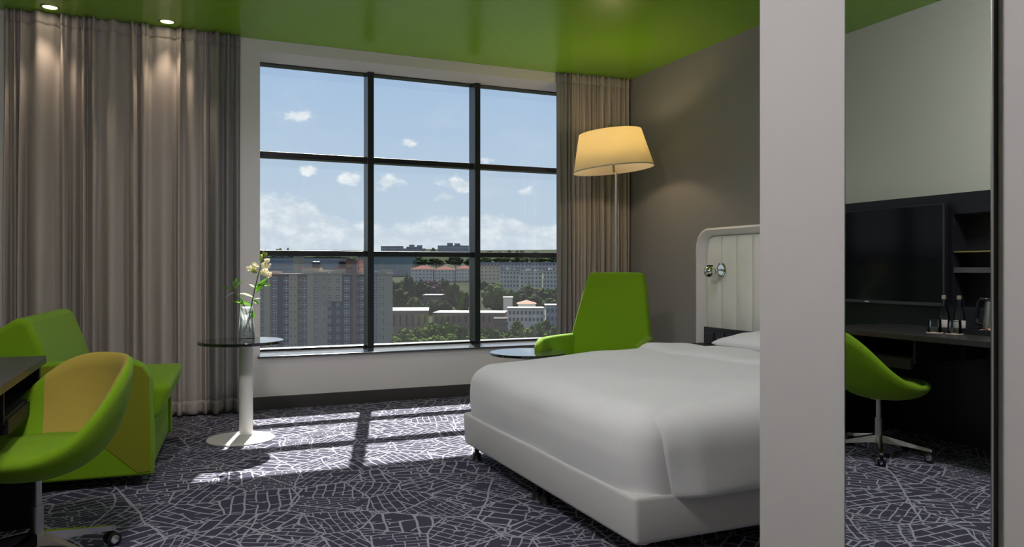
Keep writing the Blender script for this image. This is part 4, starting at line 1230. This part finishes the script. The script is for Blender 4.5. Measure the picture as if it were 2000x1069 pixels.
def tree(u, vtop, vbot, tt, wpx, kind, label, group):
    zt, zb = zat(vtop, tt), zat(vbot, tt)
    rad = wpx / 2 * tt / FPX
    hgt = (zt - zb) / 2
    p = ext(u, tt, zb - hgt * 0.25)
    t_ = thing('broadleaf_tree' if kind != 3 else 'flowering_tree', label, 'tree', p, rd.uniform(0, 6), group)
    c = bpy.data.objects.new('crown', CM[kind][rd.randrange(3)]); COL.objects.link(c); c.parent = t_
    c.location = (0, 0, hgt * 1.25); c.scale = (rad * 1.08, rad * 1.08, hgt * 1.15); c.rotation_euler = (0, 0, rd.uniform(0, 6))
    k = bpy.data.objects.new('trunk', TRM); COL.objects.link(k); k.parent = t_; k.scale = (rad * 0.9, rad * 0.9, hgt * 1.0)
G1, G2, G3, G4 = 'trees behind the low halls', 'trees under the window sill', 'trees on the far slope', 'trees along the horizon'
ORD = ['first', 'second', 'third', 'fourth', 'fifth', 'sixth', 'seventh', 'eighth', 'ninth', 'tenth', 'eleventh', 'twelfth', 'thirteenth', 'fourteenth', 'fifteenth', 'sixteenth', 'seventeenth', 'eighteenth', 'nineteenth', 'twentieth', 'twenty-first']
def grove(lst, kinds, lab, group):
    lst = sorted(lst)
    for i, it in enumerate(lst):
        k = it[5] if len(it) > 5 else kinds
        nm = ORD[i] + ' from the left' if i < len(lst) - 1 else 'rightmost'
        if i == 0: nm = 'leftmost'
        tree(*it[:5], k, lab % nm, group)
L1 = '%s of the dark trees behind the low white-roofed halls' # tree on the slope behind the low white-roofed halls'
grove(((770, 545, 600, 460, 44, 0), (796, 538, 605, 470, 46, 0), (782, 562, 608, 430, 40, 0), (822, 548, 600, 480, 38, 0), (866, 545, 595, 500, 40, 0), (884, 552, 612, 470, 38, 0), (905, 565, 615, 440, 36, 0),
                              (845, 585, 612, 400, 30, 0), (812, 580, 612, 410, 34, 1), (870, 588, 616, 405, 28, 0), (1030, 556, 592, 470, 44, 0), (1062, 560, 596, 470, 44, 0), (1090, 558, 596, 480, 40, 0), (1045, 575, 602, 430, 40, 0), (1078, 582, 606, 420, 36, 0), (760, 575, 612, 420, 30, 0)), 0, L1, G1)
grove(((842, 545, 580, 490, 34), (852, 556, 585, 480, 30)), 3, '%s of two plum-toned trees behind the halls', 'plum trees behind the halls')
tree(968, 552, 612, 420, 64, 1, 'largest rounded green tree beside the second mullion', None)
tree(1000, 562, 612, 430, 44, 1, 'rounded green tree right of the largest rounded tree', None)
L2 = '%s of the bright green treetops just above the window sill'
grove(((735, 652, 690, 300, 42, 2), (762, 648, 690, 300, 44, 1), (790, 640, 690, 305, 46, 1), (815, 636, 690, 300, 44, 1), (842, 628, 690, 310, 44, 2), (868, 625, 690, 315, 46, 2), (894, 634, 690, 300, 44, 1), (850, 652, 695, 285, 44, 2), (880, 652, 695, 285, 42, 2),
                              (918, 640, 690, 300, 40, 1), (945, 636, 690, 305, 42, 2), (968, 644, 690, 295, 40, 1), (996, 640, 690, 300, 44, 2), (1024, 636, 690, 300, 42, 2), (1050, 630, 690, 310, 40, 1), (1078, 634, 690, 305, 42, 1), (1010, 626, 670, 330, 36, 1), (1066, 622, 668, 335, 34, 0), (820, 655, 695, 285, 44, 2), (775, 658, 695, 285, 40, 2), (940, 655, 695, 285, 40, 2)), 1, L2, G2)
L3 = '%s of the small dark trees among the far apartment blocks'
grove(((815, 500, 524, 760, 40), (852, 503, 522, 760, 40), (890, 500, 520, 780, 40), (925, 500, 524, 780, 40), (945, 500, 516, 800, 36), (980, 500, 514, 820, 40), (1015, 501, 514, 820, 40), (1050, 500, 514, 820, 40), (1085, 500, 514, 820, 40),
                           (930, 545, 570, 560, 30), (945, 548, 566, 560, 26), (700, 500, 512, 800, 30), (640, 499, 506, 820, 60), (560, 499, 505, 820, 60), (540, 499, 505, 830, 40)), 0, L3, G3)
L4 = '%s of the tiny dark treetops breaking the horizon line'
grove(((847, 483, 500, 1500, 10), (960, 490, 502, 1500, 24), (975, 491, 502, 1500, 18), (995, 488, 502, 1500, 12), (1010, 489, 502, 1500, 8), (1020, 488, 502, 1500, 12), (1045, 491, 502, 1500, 20), (1070, 493, 503, 1500, 24), (735, 491, 502, 1500, 16), (690, 491, 502, 1500, 24), (655, 492, 502, 1500, 30), (615, 491, 502, 1500, 24),
                           (575, 490, 502, 1500, 22), (545, 486, 502, 1500, 24), (562, 483, 502, 1500, 6), (518, 488, 502, 1500, 14), (925, 492, 502, 1500, 16)), 0, L4, G4)
